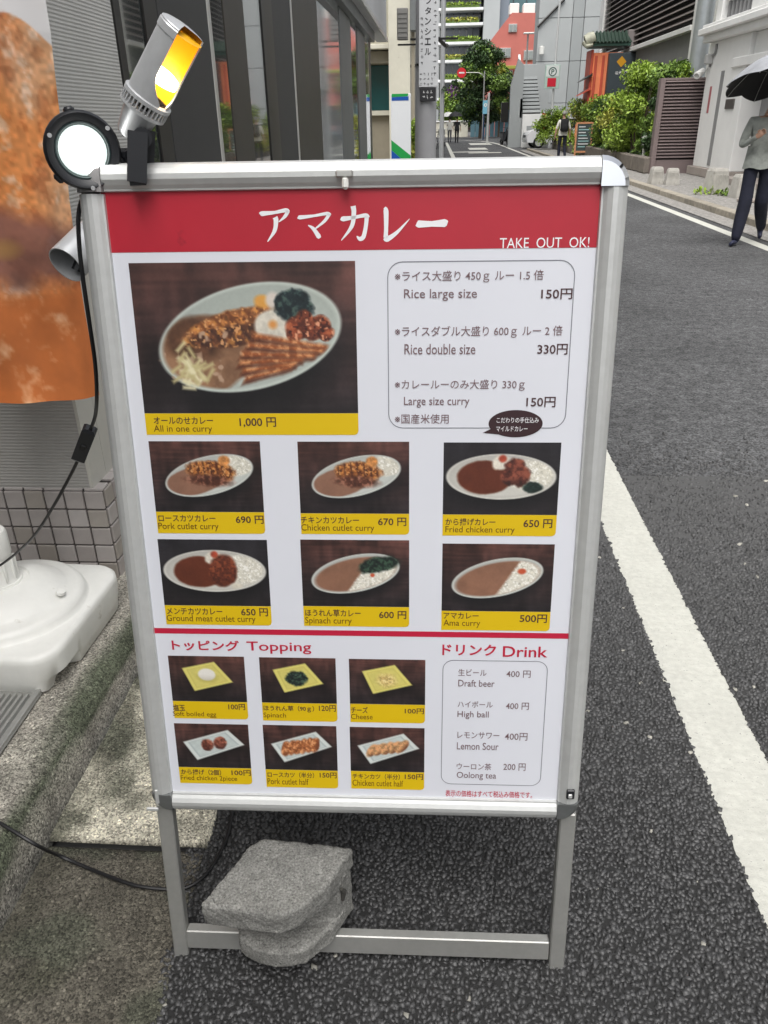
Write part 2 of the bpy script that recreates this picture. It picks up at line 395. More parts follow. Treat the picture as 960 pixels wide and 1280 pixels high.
def painted_line(name, x0, x1, y0, y1, step, ragged, z=.0055):
    ny = int((y1-y0)/step)+1; nx = 14
    Y = np.linspace(y0, y1, ny); P = np.zeros((ny, nx, 3))
    k_ = np.array([.2, .5, 1, .5, .2]); l = x0 + ragged*np.convolve(rng.normal(0, 1, ny+4), k_, 'valid'); r = x1 + ragged*np.convolve(rng.normal(0, 1, ny+4), k_, 'valid')
    t = np.linspace(0, 1, nx)
    P[..., 0] = l[:, None]*(1-t)+r[:, None]*t; P[..., 1] = Y[:, None]; P[..., 2] = z + (rng.normal(0, .0007, (ny, nx)) if ragged else 0)
    P[:, 0, 2] = 0.001; P[:, -1, 2] = .001
    return tag(grid_mesh(name, P, None, MAT['line_paint'], flip=True), kind='structure')
painted_line('road_marking', LINE0, LINE1, -1, 4.5, .006, .0009)
painted_line('road_marking', LINE0, LINE1, 4.5, 62, 2, 0, .006)
painted_line('road_marking', 4.02, 4.17, -8, 56, 2, 0, .006)
mk = MB()   # lettering-like patches and the curve of the line far down the road
for (px, py, hw, hl) in ((597, 186, .5, 1.6), (588, 190, .9, .5), (606, 191, .8, .5), (600, 180, .7, 2)):
    c = atz(px, py); mk.add([(c.x-hw, c.y-hl, .006), (c.x+hw, c.y-hl, .006), (c.x+hw, c.y+hl, .006), (c.x-hw, c.y+hl, .006)], [(0, 1, 2, 3)])
crv = [(4.1, 56), (3.95, 60), (3.4, 64), (2.3, 67), (.5, 68.5)]
for a, b in zip(crv, crv[1:]):
    a, b = Vector((*a, .006)), Vector((*b, .006)); s_ = Vector((0, 0, 1)).cross(b-a).normalized()*.12
    mk.add([a-s_, b-s_, b+s_, a+s_], [(0, 1, 2, 3)])
for q0, q1 in (((4.5, 44), (8.5, 40)), ((4.6, 41), (8.5, 36))):
    a, b = Vector((*q0, .006)), Vector((*q1, .006)); s_ = Vector((0, 0, 1)).cross(b-a).normalized()*.14
    mk.add([a-s_, b-s_, b+s_, a+s_], [(0, 1, 2, 3)])
tag(mk.build('road_marking', MAT['line_paint']), kind='structure')

# gutter of concrete slabs along the left edge
gut = tag(thing('gutter', None, None), kind='structure')
def slab(y0, y1, tone, zoff, fine):
    h = max(4, int((y1-y0)/(.012 if fine else .3))); w = 34 if fine else 6
    xx = np.linspace(-.9, ROAD_L+.012, w); yy = np.linspace(y0, y1, h)
    X, Y = np.meshgrid(xx, yy); Z = np.full_like(X, .004+zoff)
    n = fbm(h, w, 4, int(abs(y0)*100)+5, 4, w/h) if fine else np.full((h, w), .5)
    Z += (n-.5)*.006
    e = np.minimum(Y-y0, y1-Y); Z -= np.clip(.008-e, 0, .008)*.9        # eased joints
    if fine: X[:, -1] += .014*np.sin(yy*9)+.008*np.sin(yy*31+1)
    Z[:, -1] = -.004
    c = np.array(tone)[None, None]*(.86+.28*n[..., None])
    d = (X+.9)                                                          # moss and grime by the kerb face
    mo = np.clip(1.1-d/.12+(n-.5)*3, 0, 1)[..., None]*.75
    c = c*(1-mo)+np.array((.045, .048, .03))*mo
    if fine:
        p = np.clip((fbm(h, w, 5, int(abs(y0)*77)+90, 3, w/h)-.56)*7, 0, 1)[..., None]*.6
        c = c*(1-p)+np.array((.07, .078, .055))*p
        j = np.clip(1-e/.010, 0, 1)[..., None]*.7; c = c*(1-j)+np.array((.03, .028, .022))*j
    grid_mesh('gutter_slab', np.stack([X, Y, Z], -1), c, MAT['aggregate'], gut, flip=True)
y = -2.412
while y < 24:
    slab(y, y+.597, (.56, .53, .43) if 1.1 < y < 1.3 else ((.10, .092, .074) if y < 1.1 else (.42, .39, .32)), .012 if y > 1.1 else 0, 0 < y < 2.5)
    y += .6
# raised concrete kerb and apron in front of the shops
def kerb(y0, y1, dy, fine):
    prof = [(-.872, -.01), (-.874, .02), (-.878, .045), (-.884, .07), (-.892, .09), (-.903, .105), (-.918, .116), (-.935, .123), (-.955, .127), (-.975, .129), (-1.0, .13), (-1.03, .13), (-1.06, .13), (-1.2, .13), (-1.6, .13), (-4, .13)]
    h = int((y1-y0)/dy)+1; w = len(prof)
    yy = np.linspace(y0, y1, h)
    P = np.zeros((h, w, 3)); P[..., 0] = [p[0] for p in prof]; P[..., 2] = [p[1] for p in prof]; P[..., 1] = yy[:, None]
    n = fbm(h, w, 12 if fine else 2, 44, 4, .5)
    if fine: P[:, :9, 0] += (n[:, :9]-.5)*.026; P[:, 1:12, 2] += (fbm(h, w, 20, 61, 3, .4)[:, 1:12]-.5)*.012
    idx = np.arange(w)[None]
    moss = np.clip(1.15-np.abs(idx-5.2)/3.1+(n-.5)*2.6, 0, 1)[..., None]
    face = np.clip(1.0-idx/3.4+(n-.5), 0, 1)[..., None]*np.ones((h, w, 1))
    c = np.array((.34, .32, .275))*(.7+.5*n[..., None])
    c = c*(1-.85*moss)+np.array((.040, .056, .028))*.85*moss
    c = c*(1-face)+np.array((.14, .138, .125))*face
    return tag(grid_mesh('kerb', P, c, MAT['aggregate'], flip=False), kind='structure')
kerb(.2, 3.4, .012, True); kerb(-8, .2, 1, False); kerb(3.4, 21, 1, False)
# far side: low kerb and narrow pavement
fk = MB()
y = -10.0
while y < 44:
    fk.box((4.75, y+.3, .05), (.18, .592, .12), bev=.012); y += .6
fp = tag(thing('pavement', None, None), kind='structure')
tag(fk.build('kerb_stones', pm('kerb_stone', (.30, .27, .22), .9, island=.15, var=(9, .2), spot=(4, .6, (.16, .15, .11))), fp), kind='stuff')
sh = MB(); sh.add([(4.84, -10, .095), (12, -10, .095), (12, 44, .095), (4.84, 44, .095)], [(0, 1, 2, 3)])
sh.add([(4.30, -10, .005), (4.66, -10, .005), (4.66, 44, .02), (4.30, 44, .02)], [(0, 1, 2, 3)])
sh.build('paving', MAT['pavement'], fp)

# ------------------------------------------------------------------ the menu stand
LEAN, HEAD = R(8.856), R(.842)
O = Vector((-.502, .938, .004))
stand = thing('menu_stand', 'silver aluminium sidewalk menu board with red header and curry photos, standing at the road edge', 'menu board')
stand.location = O; stand.rotation_euler = (-LEAN, 0, HEAD)
SM = Matrix.Translation(O) @ Euler((-LEAN, 0, HEAD)).to_matrix().to_4x4()
SI = SM.inverted()
def S(u, v, w=0): return SM @ Vector((u, -w, v))
def uv(px, py, w=0.0):
    """place on the board's plane (w in front of it) seen at a pixel of the photo"""
    o = SI @ EYE; d = SI.to_3x3() @ ray(px, py); t = (-w-o.y)/d.y; p = o+d*t; return p.x, p.z
W, V0, V1 = .770, .357, 1.446
def rail(name, axis, a0, a1, pos, flip):
    """snap-frame rail: a rounded extrusion; axis 'v' upright or 'u' lying"""
    prof = [(0, .024), (0, -.004), (.003, -.009), (.008, -.013), (.015, -.0155), (.022, -.0155), (.029, -.012), (.034, -.0085), (.0365, -.008), (.0375, -.003), (.0375, .024)]
    b = MB(); n = len(prof); vs = []
    for a in (a0, a1):
        for p, q in prof:
            p = pos + (p if not flip else -p)
            vs.append((p, q, a) if axis == 'v' else (a, q, p))
    fs = [(i, (i+1) % n, n+(i+1) % n, n+i) for i in range(n)] + [tuple(range(n)), tuple(range(2*n-1, n-1, -1))]
    b.add(vs, fs)
    o = b.build(name, MAT['alu'], stand)
    bm = bmesh.new(); bm.from_mesh(o.data); bmesh.ops.recalc_face_normals(bm, faces=bm.faces); bm.to_mesh(o.data); bm.free()
    return o
rail('frame_rail', 'v', V0+.038, V1-.040, 0, False)
rail('frame_rail', 'v', V0+.038, V1-.040, W, True)
rail('frame_rail', 'u', .038, W-.040, V1, True)
rail('frame_rail', 'u', .038, W-.038, V0, False)
# corner caps
def corner(cu, cv, su, sv, r, m, name='corner_cap'):
    b = MB(); k = 8
    inn = (cu - su*r*1.0, cv - sv*r*1.0)
    for (sc, yf) in ((1.0, 0),):
        poly = [(inn[0], inn[1])] + [(inn[0]+su*r*math.cos(i/k*math.pi/2), inn[1]+sv*r*math.sin(i/k*math.pi/2)) for i in range(k+1)]
        pin = [(inn[0], inn[1])] + [(inn[0]+su*(r-.007)*math.cos(i/k*math.pi/2), inn[1]+sv*(r-.007)*math.sin(i/k*math.pi/2)) for i in range(k+1)]
        n = len(poly)
        vs = [(x, .024, z) for x, z in poly] + [(x, -.010, z) for x, z in poly] + [(x, -.0165, z) for x, z in pin]
        fs = [tuple(range(n)), tuple(range(3*n-1, 2*n-1, -1))]
        for L in (0, n): fs += [(L+i, L+(i+1) % n, L+n+(i+1) % n, L+n+i) for i in range(n)]
        b.add(vs, fs)
    o = b.build(name, m, stand, smooth=True, angle=30)
    bm = bmesh.new(); bm.from_mesh(o.data); bmesh.ops.recalc_face_normals(bm, faces=bm.faces); bm.to_mesh(o.data); bm.free()
    return o
corner(W, V1, 1, 1, .0395, MAT['chrome']); 
dk2 = pm('dull_corner', (.30, .29, .29), .5, .3, var=(30, .1)); corner(0, V1, -1, 1, .0375, dk2)
dk = pm('grey_corner', (.22, .23, .23), .35, .7, var=(30, .1))
corner(W, V0, 1, -1, .0375, dk); corner(0, V0, -1, -1, .0375, dk)
# legs, foot bar, back panel, catches
for u in (.014, .755):
    b = MB(); b.box((u+.0015, .011, V0/2-.002), (.029, .022, V0+.012), bev=.0025); b.build('leg', MAT['alu_dull'], stand, True, 30)
b = MB(); b.box((.385, .011, .040), (.7095, .021, .044), bev=.002); b.build('foot_bar', MAT['alu_dull'], stand, True, 30)
b = MB(); b.box((.385, .017, (V0+V1)/2), (W-.03, .010, V1-V0-.03)); b.build('back_panel', pm('back_board', (.2, .2, .2), .7), stand)
def rear():
    # the rear half of the A-frame, opened backwards about the top edge
    th = 2*LEAN + R(2)
    M = Matrix.Translation((0, .030, V1-.03)) @ Matrix.Rotation(th, 4, 'X')
    b = MB()
    L = V1-.03
    Lr = (V1*math.cos(LEAN)-.03)/math.cos(th-LEAN)
    b.box((.0175, .011, -Lr/2), (.035, .022, Lr), M=M); b.box((W-.0175, .011, -Lr/2), (.035, .022, Lr), M=M)
    b.box((W/2, .011, -.02), (W-.071, .022, .036), M=M); b.box((W/2, .011, -1.07), (W-.071, .022, .036), M=M); b.box((W/2, .011, -Lr+.06), (W-.071, .020, .04), M=M)
    b.build('rear_frame', MAT['alu_dull'], stand)
    c = MB(); c.box((W/2, .013, -.545), (W-.072, .008, 1.013), M=M); c.build('rear_panel', pm('rear_board', (.5, .5, .5), .6, var=(4, .1)), stand)
rear()
u, v = uv(432, 219); b = MB(); b.box((u, -.019, v), (.024, .007, .010), bev=.002); b.box((u+.001, -.0195, v-.012), (.009, .007, .016), 1, bev=.003)
b.build('poster_clip', [MAT['alu_dull'], MAT['white_plastic']], stand)
u, v = uv(711, 985); b = MB(); b.box((u, -.0165, v), (.014, .006, .019), bev=.0015); b.box((u-.001, -.020, v-.002), (.007, .003, .008), 1, bev=.001)
b.build('catch', [MAT['dark_plastic'], MAT['alu']], stand)
b = MB(); b.box((.012, -.017, .392), (.007, .004, .030), rz=0, bev=.0015); b.box((.002, -.018, .366), (.022, .005, .007), bev=.0015)
b.build('catch', MAT['alu'], stand)

# ---- the printed sheet
PW = -.0030        # local y of the sheet
b = MB(); b.add([(.030, PW, .388), (.742, PW, .388), (.742, PW, 1.415), (.030, PW, 1.415)], [(0, 1, 2, 3)])
poster = b.build('poster', MAT['paper'], stand)
def flat(name, poly, mat, lift, parent=poster):
    b = MB(); b.add([(x, PW-lift, z) for x, z in poly], [tuple(range(len(poly)))]); o = b.build(name, mat, parent)
    if o.data.polygons[0].normal.y > 0: o.data.flip_normals()
    return o
def quad_px(pts): return [uv(*p) for p in pts]
header = flat('header_band', [(.031, 1.3275), (.741, 1.3275), (.741, 1.414), (.031, 1.414)], MAT['red_print'], .0004)
flat('divider_line', [(.031, .7145), (.737, .7145), (.737, .7245), (.031, .7245)], MAT['red_ink'], .0004)
def ring(x0, z0, x1, z1, r, wd, mat, name):
    out, inn = [], []
    for cx, cz, a in ((x1-r, z1-r, 0), (x0+r, z1-r, 90), (x0+r, z0+r, 180), (x1-r, z0+r, 270)):
        for k in range(7):
            t = R(a+k*15); out.append((cx+r*math.cos(t), cz+r*math.sin(t))); inn.append((cx+(r-wd)*math.cos(t), cz+(r-wd)*math.sin(t)))
    n = len(out); b = MB()
    b.add([(x, PW-.0004, z) for x, z in out+inn], [(i, (i+1) % n, n+(i+1) % n, n+i) for i in range(n)])
    return b.build(name, mat, poster)
ring(.4375, 1.0685, .7055, 1.3115, .022, .0013, MAT['grey_ink'], 'border_line')
ring(.526, .423, .7025, .672, .018, .0012, MAT['grey_ink'], 'border_line')
_txt = []
def text_mesh(s, bold=0.0):
    cu = bpy.data.curves.new('lettering', 'FONT'); cu.body = s; cu.resolution_u = 3; cu.offset = bold; cu.size = 1
    o = bpy.data.objects.new('lettering', cu); COL.objects.link(o)
    bpy.context.view_layer.update()
    dg = bpy.context.evaluated_depsgraph_get(); ev = o.evaluated_get(dg)
    me = bpy.data.meshes.new_from_object(ev)
    vs = [tuple(v.co) for v in me.vertices]; fs = [tuple(p.vertices) for p in me.polygons]
    bpy.data.objects.remove(o); bpy.data.curves.remove(cu); bpy.data.meshes.remove(me)
    return vs, fs
def lettering(entries, mat, lift=.0008, parent=poster, name='lettering'):
    """entries: (text, x0, y0, x1, y1, bold) with the box of the ink in pixels of the photo"""
    for s, x0, y0, x1, y1, bold in entries:
        b = MB(); vs, fs = text_mesh(s, bold)
        if not vs: continue
        ax, bx = min(p[0] for p in vs), max(p[0] for p in vs); ay, by = min(p[1] for p in vs), max(p[1] for p in vs)
        ym = (y0+y1)/2; xm = (x0+x1)/2
        U0, U1 = uv(x0, ym)[0], uv(x1, ym)[0]; Z1, Z0 = uv(xm, y0)[1], uv(xm, y1)[1]
        b.add([(U0+(p[0]-ax)/(bx-ax)*(U1-U0), PW-lift, Z0+(p[1]-ay)/(by-ay)*(Z1-Z0)) for p in vs], fs)
        o = b.build(name, mat, parent)
        if sum(p.normal.y for p in o.data.polygons) > 0: o.data.flip_normals()
# the shop name: brush strokes with swelling width, (points, widths) in a unit box
def stroke(b, pts, wd, box):
    x0, y0, x1, y1 = box
    P = [Vector((x0+p[0]*(x1-x0), 0, y0+p[1]*(y1-y0))) for p in pts]; sc = (y1-y0)
    # smooth the line
    Q, Wd = [], []
    for i in range(len(P)-1):
        p0, p1, p2, p3 = P[max(i-1, 0)], P[i], P[i+1], P[min(i+2, len(P)-1)]
        for k in range(6):
            t = k/6; Q.append(.5*((2*p1)+(p2-p0)*t+(2*p0-5*p1+4*p2-p3)*t*t+(3*p1-p0-3*p2+p3)*t**3)); Wd.append((wd[i]*(1-t)+wd[i+1]*t)*sc)
    Q.append(P[-1]); Wd.append(wd[-1]*sc)
    vs = []
    for i, q in enumerate(Q):
        d = (Q[min(i+1, len(Q)-1)]-Q[max(i-1, 0)]).normalized(); n = Vector((-d.z, 0, d.x))
        vs += [q+n*Wd[i]/2, q-n*Wd[i]/2]
    b.add([(v.x, PW-.0009, v.z) for v in vs], [(2*i, 2*i+1, 2*i+3, 2*i+2) for i in range(len(Q)-1)])
GL = {
 'a': [([(.0, .80), (.08, .83), (.5, .86), (.88, .92), (.97, .86)], [.10, .15, .09, .12, .10]), ([(.95, .90), (.84, .74), (.62, .58)], [.13, .10, .02]), ([(.50, .72), (.53, .62), (.46, .32), (.20, .0)], [.16, .15, .12, .02])],
 'ma': [([(.0, .80), (.08, .78), (.5, .83), (.88, .90), (.98, .84)], [.10, .15, .09, .12, .10]), ([(.95, .88), (.80, .64), (.52, .38)], [.13, .11, .05]), ([(.30, .50), (.45, .38), (.60, .12), (.64, .04)], [.03, .13, .18, .10])],
 'ka': [([(.05, .66), (.14, .64), (.5, .68), (.86, .73), (.95, .66)], [.08, .15, .09, .12, .10]), ([(.90, .70), (.86, .4), (.78, .12), (.66, .06), (.56, .14)], [.13, .12, .13, .13, .02]), ([(.46, 1.0), (.48, .8), (.40, .42), (.05, .02)], [.16, .14, .12, .02])],
 're': [([(.10, 1.0), (.16, .90), (.16, .4), (.14, .10)], [.07, .16, .13, .14]), ([(.10, .10), (.2, .06), (.55, .26), (1.0, .66)], [.10, .17, .11, .015])],
 'bar': [([(.0, .55), (.08, .5), (.5, .5), (.9, .56), (1.0, .5)], [.30, .75, .55, .8, .45])],
}
b = MB()
for gname, x0, y0, x1, y1 in (('a', 325.4, 260, 364, 302), ('ma', 372.5, 264, 415, 299), ('ka', 424, 258, 463, 301), ('re', 477, 260, 512, 301), ('bar', 520.6, 274, 559, 286)):
    (U0, Z1), (U1, Z0) = uv(x0, y0), uv(x1, y1)
    for pts, wd in GL[gname]: stroke(b, pts, wd, (U0, Z0, U1, Z1))
o = b.build('lettering', MAT['white_ink'], poster)
for p in o.data.polygons:
    pass
lettering([('TAKE  OUT  OK!', 624.5, 297, 736, 310, 0)], MAT['white_ink'])
lettering([('※ライス大盛り 450ｇ ルー 1.5 倍', 493.6, 338, 679, 353, .004), ('Rice large size', 505, 361, 596, 376, .004), ('※ライスダブル大盛り 600ｇ ルー 2 倍', 493.6, 407, 702.5, 422, .004),
           ('Rice double size', 505.6, 429.5, 594, 442.6, .004), ('※カレールーのみ大盛り 330ｇ', 493.6, 474, 655.6, 488, .004), ('Large size curry', 505, 495.5, 586.6, 509, .004), ('※国産米使用', 493.6, 517, 560.8, 529, .004)], MAT['ink_soft'])
lettering([('150円', 676, 360.5, 715, 374, .012), ('330円', 671.4, 429.5, 709, 443, .012), ('150円', 657.5, 495.5, 694, 508.5, .012)], MAT['ink'])
(bu0, bz1), (bu1, bz0) = uv(611, 512), uv(677, 546)
cx, cz, rx, rz_ = (bu0+bu1)/2, (bz0+bz1)/2, (bu1-bu0)/2, (bz1-bz0)/2
flat('speech_bubble', [uv(603, 540.5)] + [(cx+rx*math.cos(R(a)), cz+rz_*math.sin(R(a))) for a in [232-360]+list(range(-120, 200, 8))+[203]], MAT['bubble'], .0006)
lettering([('こだわりの手仕込み', 620.5, 521, 673, 528, .006), ('マイルドカレー', 620, 532, 659, 538.6, .006)], MAT['white_ink'], .0012)
lettering([('トッピング', 215.6, 799, 299.6, 812, .022), ('Topping', 309, 801, 389.4, 816, .008), ('ドリンク', 552.7, 804, 620, 818, .022), ('Drink', 628.3, 806.7, 684, 820, .010)], MAT['red_ink'])
lettering([('生ビール', 572.7, 835, 608, 843.5, .004), ('400 円', 632.7, 836.7, 663, 845.7, .004), ('Draft beer', 572.7, 848.5, 618, 857, .004), ('ハイボール', 572, 875, 615.7, 883, .004), ('400 円', 632, 876.7, 660.7, 885.7, .004),
           ('High ball', 571.7, 887.5, 610.7, 897.5, .004), ('レモンサワー', 571.7, 913.5, 624, 921.7, .004), ('400円', 630.7, 914.5, 659, 924, .004), ('Lemon Sour', 571, 926.7, 623, 935.7, .004),
           ('ウーロン茶', 570.7, 952.5, 614, 960.7, .004), ('200 円', 629, 952.5, 656.7, 961.7, .004), ('Oolong tea', 570.7, 963.5, 620, 973.5, .004)], MAT['ink_soft'])
lettering([('表示の価格はすべて税込み価格です。', 556.7, 987, 665, 995, .006)], MAT['red_ink'])

# ---- the printed food photographs, painted numerically on a fine mesh
class Pic:
    def __init__(s, h, w, asp, seed, dark=False):
        s.h, s.w, s.asp, s.seed = h, w, asp, seed
        s.y, s.x = np.mgrid[0:1:h*1j, 0:1:w*1j]; s.xa = s.x*asp
        g = vnoise(h, w, 3, int(5*asp), seed)*.5 + vnoise(h, w, 40, 5, seed+3)*.3 + vnoise(h, w, 5, 26, seed+4)*.35
        g = (g-g.mean())/g.std()
        top = np.array((70, 46, 42))/255 if not dark else np.array((38, 36, 40))/255
        bot = np.array((34, 30, 32))/255
        t = np.clip((s.y-.1)/.9, 0, 1)[..., None]
        s.c = (top*(1-t)+bot*t)*(1+.16*g[..., None]*(1 if not dark else .5))
        s.c = s.c + np.array((.06, .03, .02))*np.clip(.35-s.y, 0, 1)[..., None]*2*vnoise(h, w, 4, 6, seed+9)[..., None]*(0 if dark else 1)
        s.k = 0
    def noise(s, n, o=4):
        s.k += 17; return fbm(s.h, s.w, n, s.seed*31+s.k, o, s.asp)
    def paint(s, mask, col, tex=0, n=14, tint=None):
        m = np.clip(mask, 0, 1)[..., None]; c = np.array(col)/255*np.ones((s.h, s.w, 1))
        if tex:
            q = s.noise(n)-.5; c = c*(1+tex*2.4*q[..., None])
            if tint is not None: c = c + (np.array(tint)/255-c)*np.clip(q*5, 0, 1)[..., None]
        s.c = s.c*(1-m)+c*m
    def ell(s, cx, cy, rx, ry, ang=0, soft=.02, wob=0, wn=8):
        a = math.radians(ang); dx = (s.x-cx)*s.asp; dy = s.y-cy
        u = dx*math.cos(a)+dy*math.sin(a); v = -dx*math.sin(a)+dy*math.cos(a)
        d = np.sqrt((u/rx)**2+(v/ry)**2)
        if wob: d = d + (s.noise(wn)-.5)*wob
        return np.clip((1-d)/soft*.5+.5, 0, 1), u/rx, v/ry
    def quad(s, pts, soft=.012, wob=0):
        d = np.full((s.h, s.w), 9.0); n = len(pts)
        ar = sum(pts[i][0]*pts[(i+1) % n][1]-pts[(i+1) % n][0]*pts[i][1] for i in range(n)); sg = 1 if ar > 0 else -1
        for i in range(n):
            (x0, y0), (x1, y1) = pts[i], pts[(i+1) % n]; ex, ey = (x1-x0)*s.asp, y1-y0; L = math.hypot(ex, ey)
            d = np.minimum(d, sg*(ex*(s.y-y0)-ey*(s.x-x0)*s.asp)/L)
        if wob: d = d+(s.noise(18)-.5)*wob
        return np.clip(d/soft*.5+.5, 0, 1)
def plate(P, cx, cy, rx, ry, ang, col=(200, 204, 198)):
    sh, _, _ = P.ell(cx+.01, cy+ry*.35, rx*1.02, ry*1.02, ang, .25); P.paint(sh*.85, (18, 18, 20))
    m, u, v = P.ell(cx, cy, rx, ry, ang, .02); P.paint(m, col)
    m2, u, v = P.ell(cx, cy-.004, rx*.955, ry*.94, ang, .03)
    P.paint(m2, [k*.86 for k in col]); m3, u, v = P.ell(cx, cy, rx*.9, ry*.88, ang, .10)
    P.paint(m3*np.clip(.5+.5*v, 0, 1), [k*.97 for k in col]); return m2
def fleck(P, mask, n, th, col, k=8):
    P.paint(mask*np.clip((P.noise(n, 2)-th)*k, 0, 1), col)
def cutlet(P, cx, cy, rx, ry, ang, n=5, col=(150, 84, 40), dk=(70, 34, 20)):
    m, u, v = P.ell(cx, cy, rx, ry, ang, .12, .35, 10); P.paint(m, col, .55, 26, (205, 140, 70))
    for k in range(n):
        t = -1+2*(k+.5)/n; s_ = np.exp(-((u-t-.12*v)/.05)**2); P.paint(m*s_*.85, dk)
    P.paint(m*np.clip(v-.2, 0, 1)*.7, dk); fleck(P, m, 40, .64, (206, 150, 98)); fleck(P, m, 34, .64, dk)
def curry_photo(kind, asp, h, w, seed):
    dark = kind in ('fried', 'meat'); P = Pic(h, w, asp, seed, dark)
    if kind == 'all':
        ins = plate(P, .515, .49, .425*asp, .345, -13, (186, 194, 186))
        m, u, v = P.ell(.30, .60, .235*asp, .26, -10, .06, .1); P.paint(m*ins, (120, 88, 66), .12, 5, (150, 112, 84))
        m, u, v = P.ell(.26, .50, .13*asp, .14, -10, .2, .3); P.paint(m*ins, (84, 56, 40), .3)
        cutlet(P, .43, .40, .21*asp, .085, -17, 6, (160, 100, 58), (104, 58, 32)); cutlet(P, .44, .475, .22*asp, .07, -8, 7, (112, 68, 46), (62, 38, 30))
        m, u, v = P.ell(.63, .42, .085*asp, .12, 10, .1, .2); P.paint(m, (206, 200, 186), .10, 30); P.paint(P.ell(.625, .40, .018*asp, .026, 0, .6, .5)[0], (206, 140, 74))
        P.paint(P.ell(.585, .25, .035*asp, .04, 0, .3, .3)[0], (208, 150, 70)); P.paint(P.ell(.63, .24, .03*asp, .05, 20, .3, .3)[0], (206, 196, 186))
        fleck(P, P.ell(.30, .62, .2*asp, .2, -10, .1)[0], 22, .66, (176, 146, 122), 6)
        m, u, v = P.ell(.725, .275, .085*asp, .105, 10, .1, .55, 12); P.paint(m, (26, 40, 44), .6, 30, (66, 84, 76))
        for (x, y, r) in ((.735, .42, .055), (.80, .43, .055), (.84, .40, .045), (.77, .36, .04), (.86, .46, .04), (.72, .47, .035)):
            m, u, v = P.ell(x, y, r*asp, r*1.35, 0, .15, .5, 12); P.paint(m, (128, 62, 40), .5, 24, (176, 96, 62)); P.paint(m*np.clip(v*.9, 0, 1), (66, 32, 26)); fleck(P, m, 40, .62, (214, 150, 116)); fleck(P, m, 36, .60, (60, 26, 22))
        for k in range(6):
            x0, y0 = (.54, .51, .48, .47, .48, .49)[k], (.455, .515, .575, .635, .69, .745)[k]; L = (.36, .37, .34, .29, .25, .22)[k]; an = (.10, .055, .02, -.02, -.05, -.09)[k]
            fleck(P, ins*0, 8, .9, (0, 0, 0)); q = [(x0, y0), (x0+L, y0+an*.9), (x0+L-.01, y0+an*.9+.036), (x0-.012, y0+.042)]
            P.paint(P.quad(q, .014, .012)*ins, (150, 84, 48), .22, 26, (206, 144, 96)); q2 = [(x0-.01, y0+.034), (x0+L, y0+an*.9+.030), (x0+L-.01, y0+an*.9+.052), (x0-.02, y0+.060)]
            P.paint(P.quad(q2, .014, .012)*ins*.9, (74, 36, 24))
        rr = random.Random(5)
        for k in range(30):
            x, y = .245+rr.gauss(0, .035), .70+rr.gauss(0, .05); a = rr.uniform(-1.2, 1.2); L = .045
            dx, dy = math.cos(a)*L/asp, math.sin(a)*L; nx, ny = -math.sin(a)*.011/asp, math.cos(a)*.011
            P.paint(P.quad([(x-dx-nx, y-dy-ny), (x+dx-nx, y+dy-ny), (x+dx+nx, y+dy+ny), (x-dx+nx, y-dy+ny)], .012), rr.choice([(206, 196, 150), (188, 176, 128), (222, 214, 176)]))
    elif kind in ('pork', 'chicken'):
        ins = plate(P, .52, .48, .415*asp, .27, -14); m, u, v = P.ell(.40, .58, .30*asp, .20, -14, .06, .08)
        m, u, v = P.ell(.80, .32, .17*asp, .15, -10, .1, .2); P.paint(m*ins, (206, 202, 188), .08, 30); fleck(P, m*ins, 46, .56, (236, 234, 226)); fleck(P, m*ins, 46, .67, (176, 172, 158))
        m, u, v = P.ell(.38, .56, .285*asp, .195, -14, .06, .06); P.paint(m*ins, (132, 96, 78), .08, 6)
        cutlet(P, .54, .42, .21*asp, .15, 8, 7, (150, 88, 46), (74, 38, 24)); m, u, v = P.ell(.52, .55, .2*asp, .08, 4, .3, .4); P.paint(m*ins, (84, 48, 36), .4, 20, (160, 110, 90))
        m, u, v = P.ell(.665, .27, .055*asp, .07, 0, .2, .4); P.paint(m, (190, 128, 72), .3, 30)
    elif kind in ('fried', 'meat'):
        ins = plate(P, .5, .47, .475*asp, .315, 0, (204, 202, 194)); m, u, v = P.ell(.36, .48, .24*asp, .235, 0, .06, .08); P.paint(m*ins, (92, 44, 28), .1, 6)
        m, u, v = P.ell(.76, .45, .2*asp, .22, 0, .15, .2); P.paint(m*ins, (210, 206, 192), .08, 34); fleck(P, m*ins, 46, .56, (238, 236, 228)); fleck(P, m*ins, 46, .67, (178, 174, 160))
        m, u, v = P.ell(.5, .28, .08*asp, .1, 0, .15, .4); P.paint(m*ins, (212, 206, 192), .1, 30); P.paint(P.ell(.51, .22, .035*asp, .05, 0, .3, .3)[0], (156, 64, 44), .3)
        if kind == 'fried':
            for x, y, r in ((.61, .34, .09), (.66, .46, .09), (.57, .47, .07)):
                m, u, v = P.ell(x, y, r*asp, r*1.5, 0, .15, .6, 10); P.paint(m, (96, 48, 38), .6, 20, (140, 78, 60)); P.paint(m*np.clip(v, 0, 1)*.8, (40, 22, 20))
            m, u, v = P.ell(.78, .62, .085*asp, .085, 10, .15, .5, 12); P.paint(m*ins, (28, 42, 38), .5, 30)
        else:
            m, u, v = P.ell(.58, .46, .13*asp, .24, 5, .1, .2); P.paint(m*ins, (104, 50, 34), .5, 30, (136, 70, 44)); P.paint(m*ins*np.clip(v, 0, 1)*.6, (56, 26, 20))
            P.paint(P.ell(.7, .70, .06*asp, .05, 0, .3, .4)[0]*ins, (206, 200, 184), .1)
    else:
        ins = plate(P, .5, .50, .42*asp, .275, -13); P.paint(P.ell(.5, .51, .385*asp, .235, -13, .06)[0], (134, 96, 76), .10, 5)
        body = P.ell(.5, .51, .385*asp, .235, -13, .05)[0]
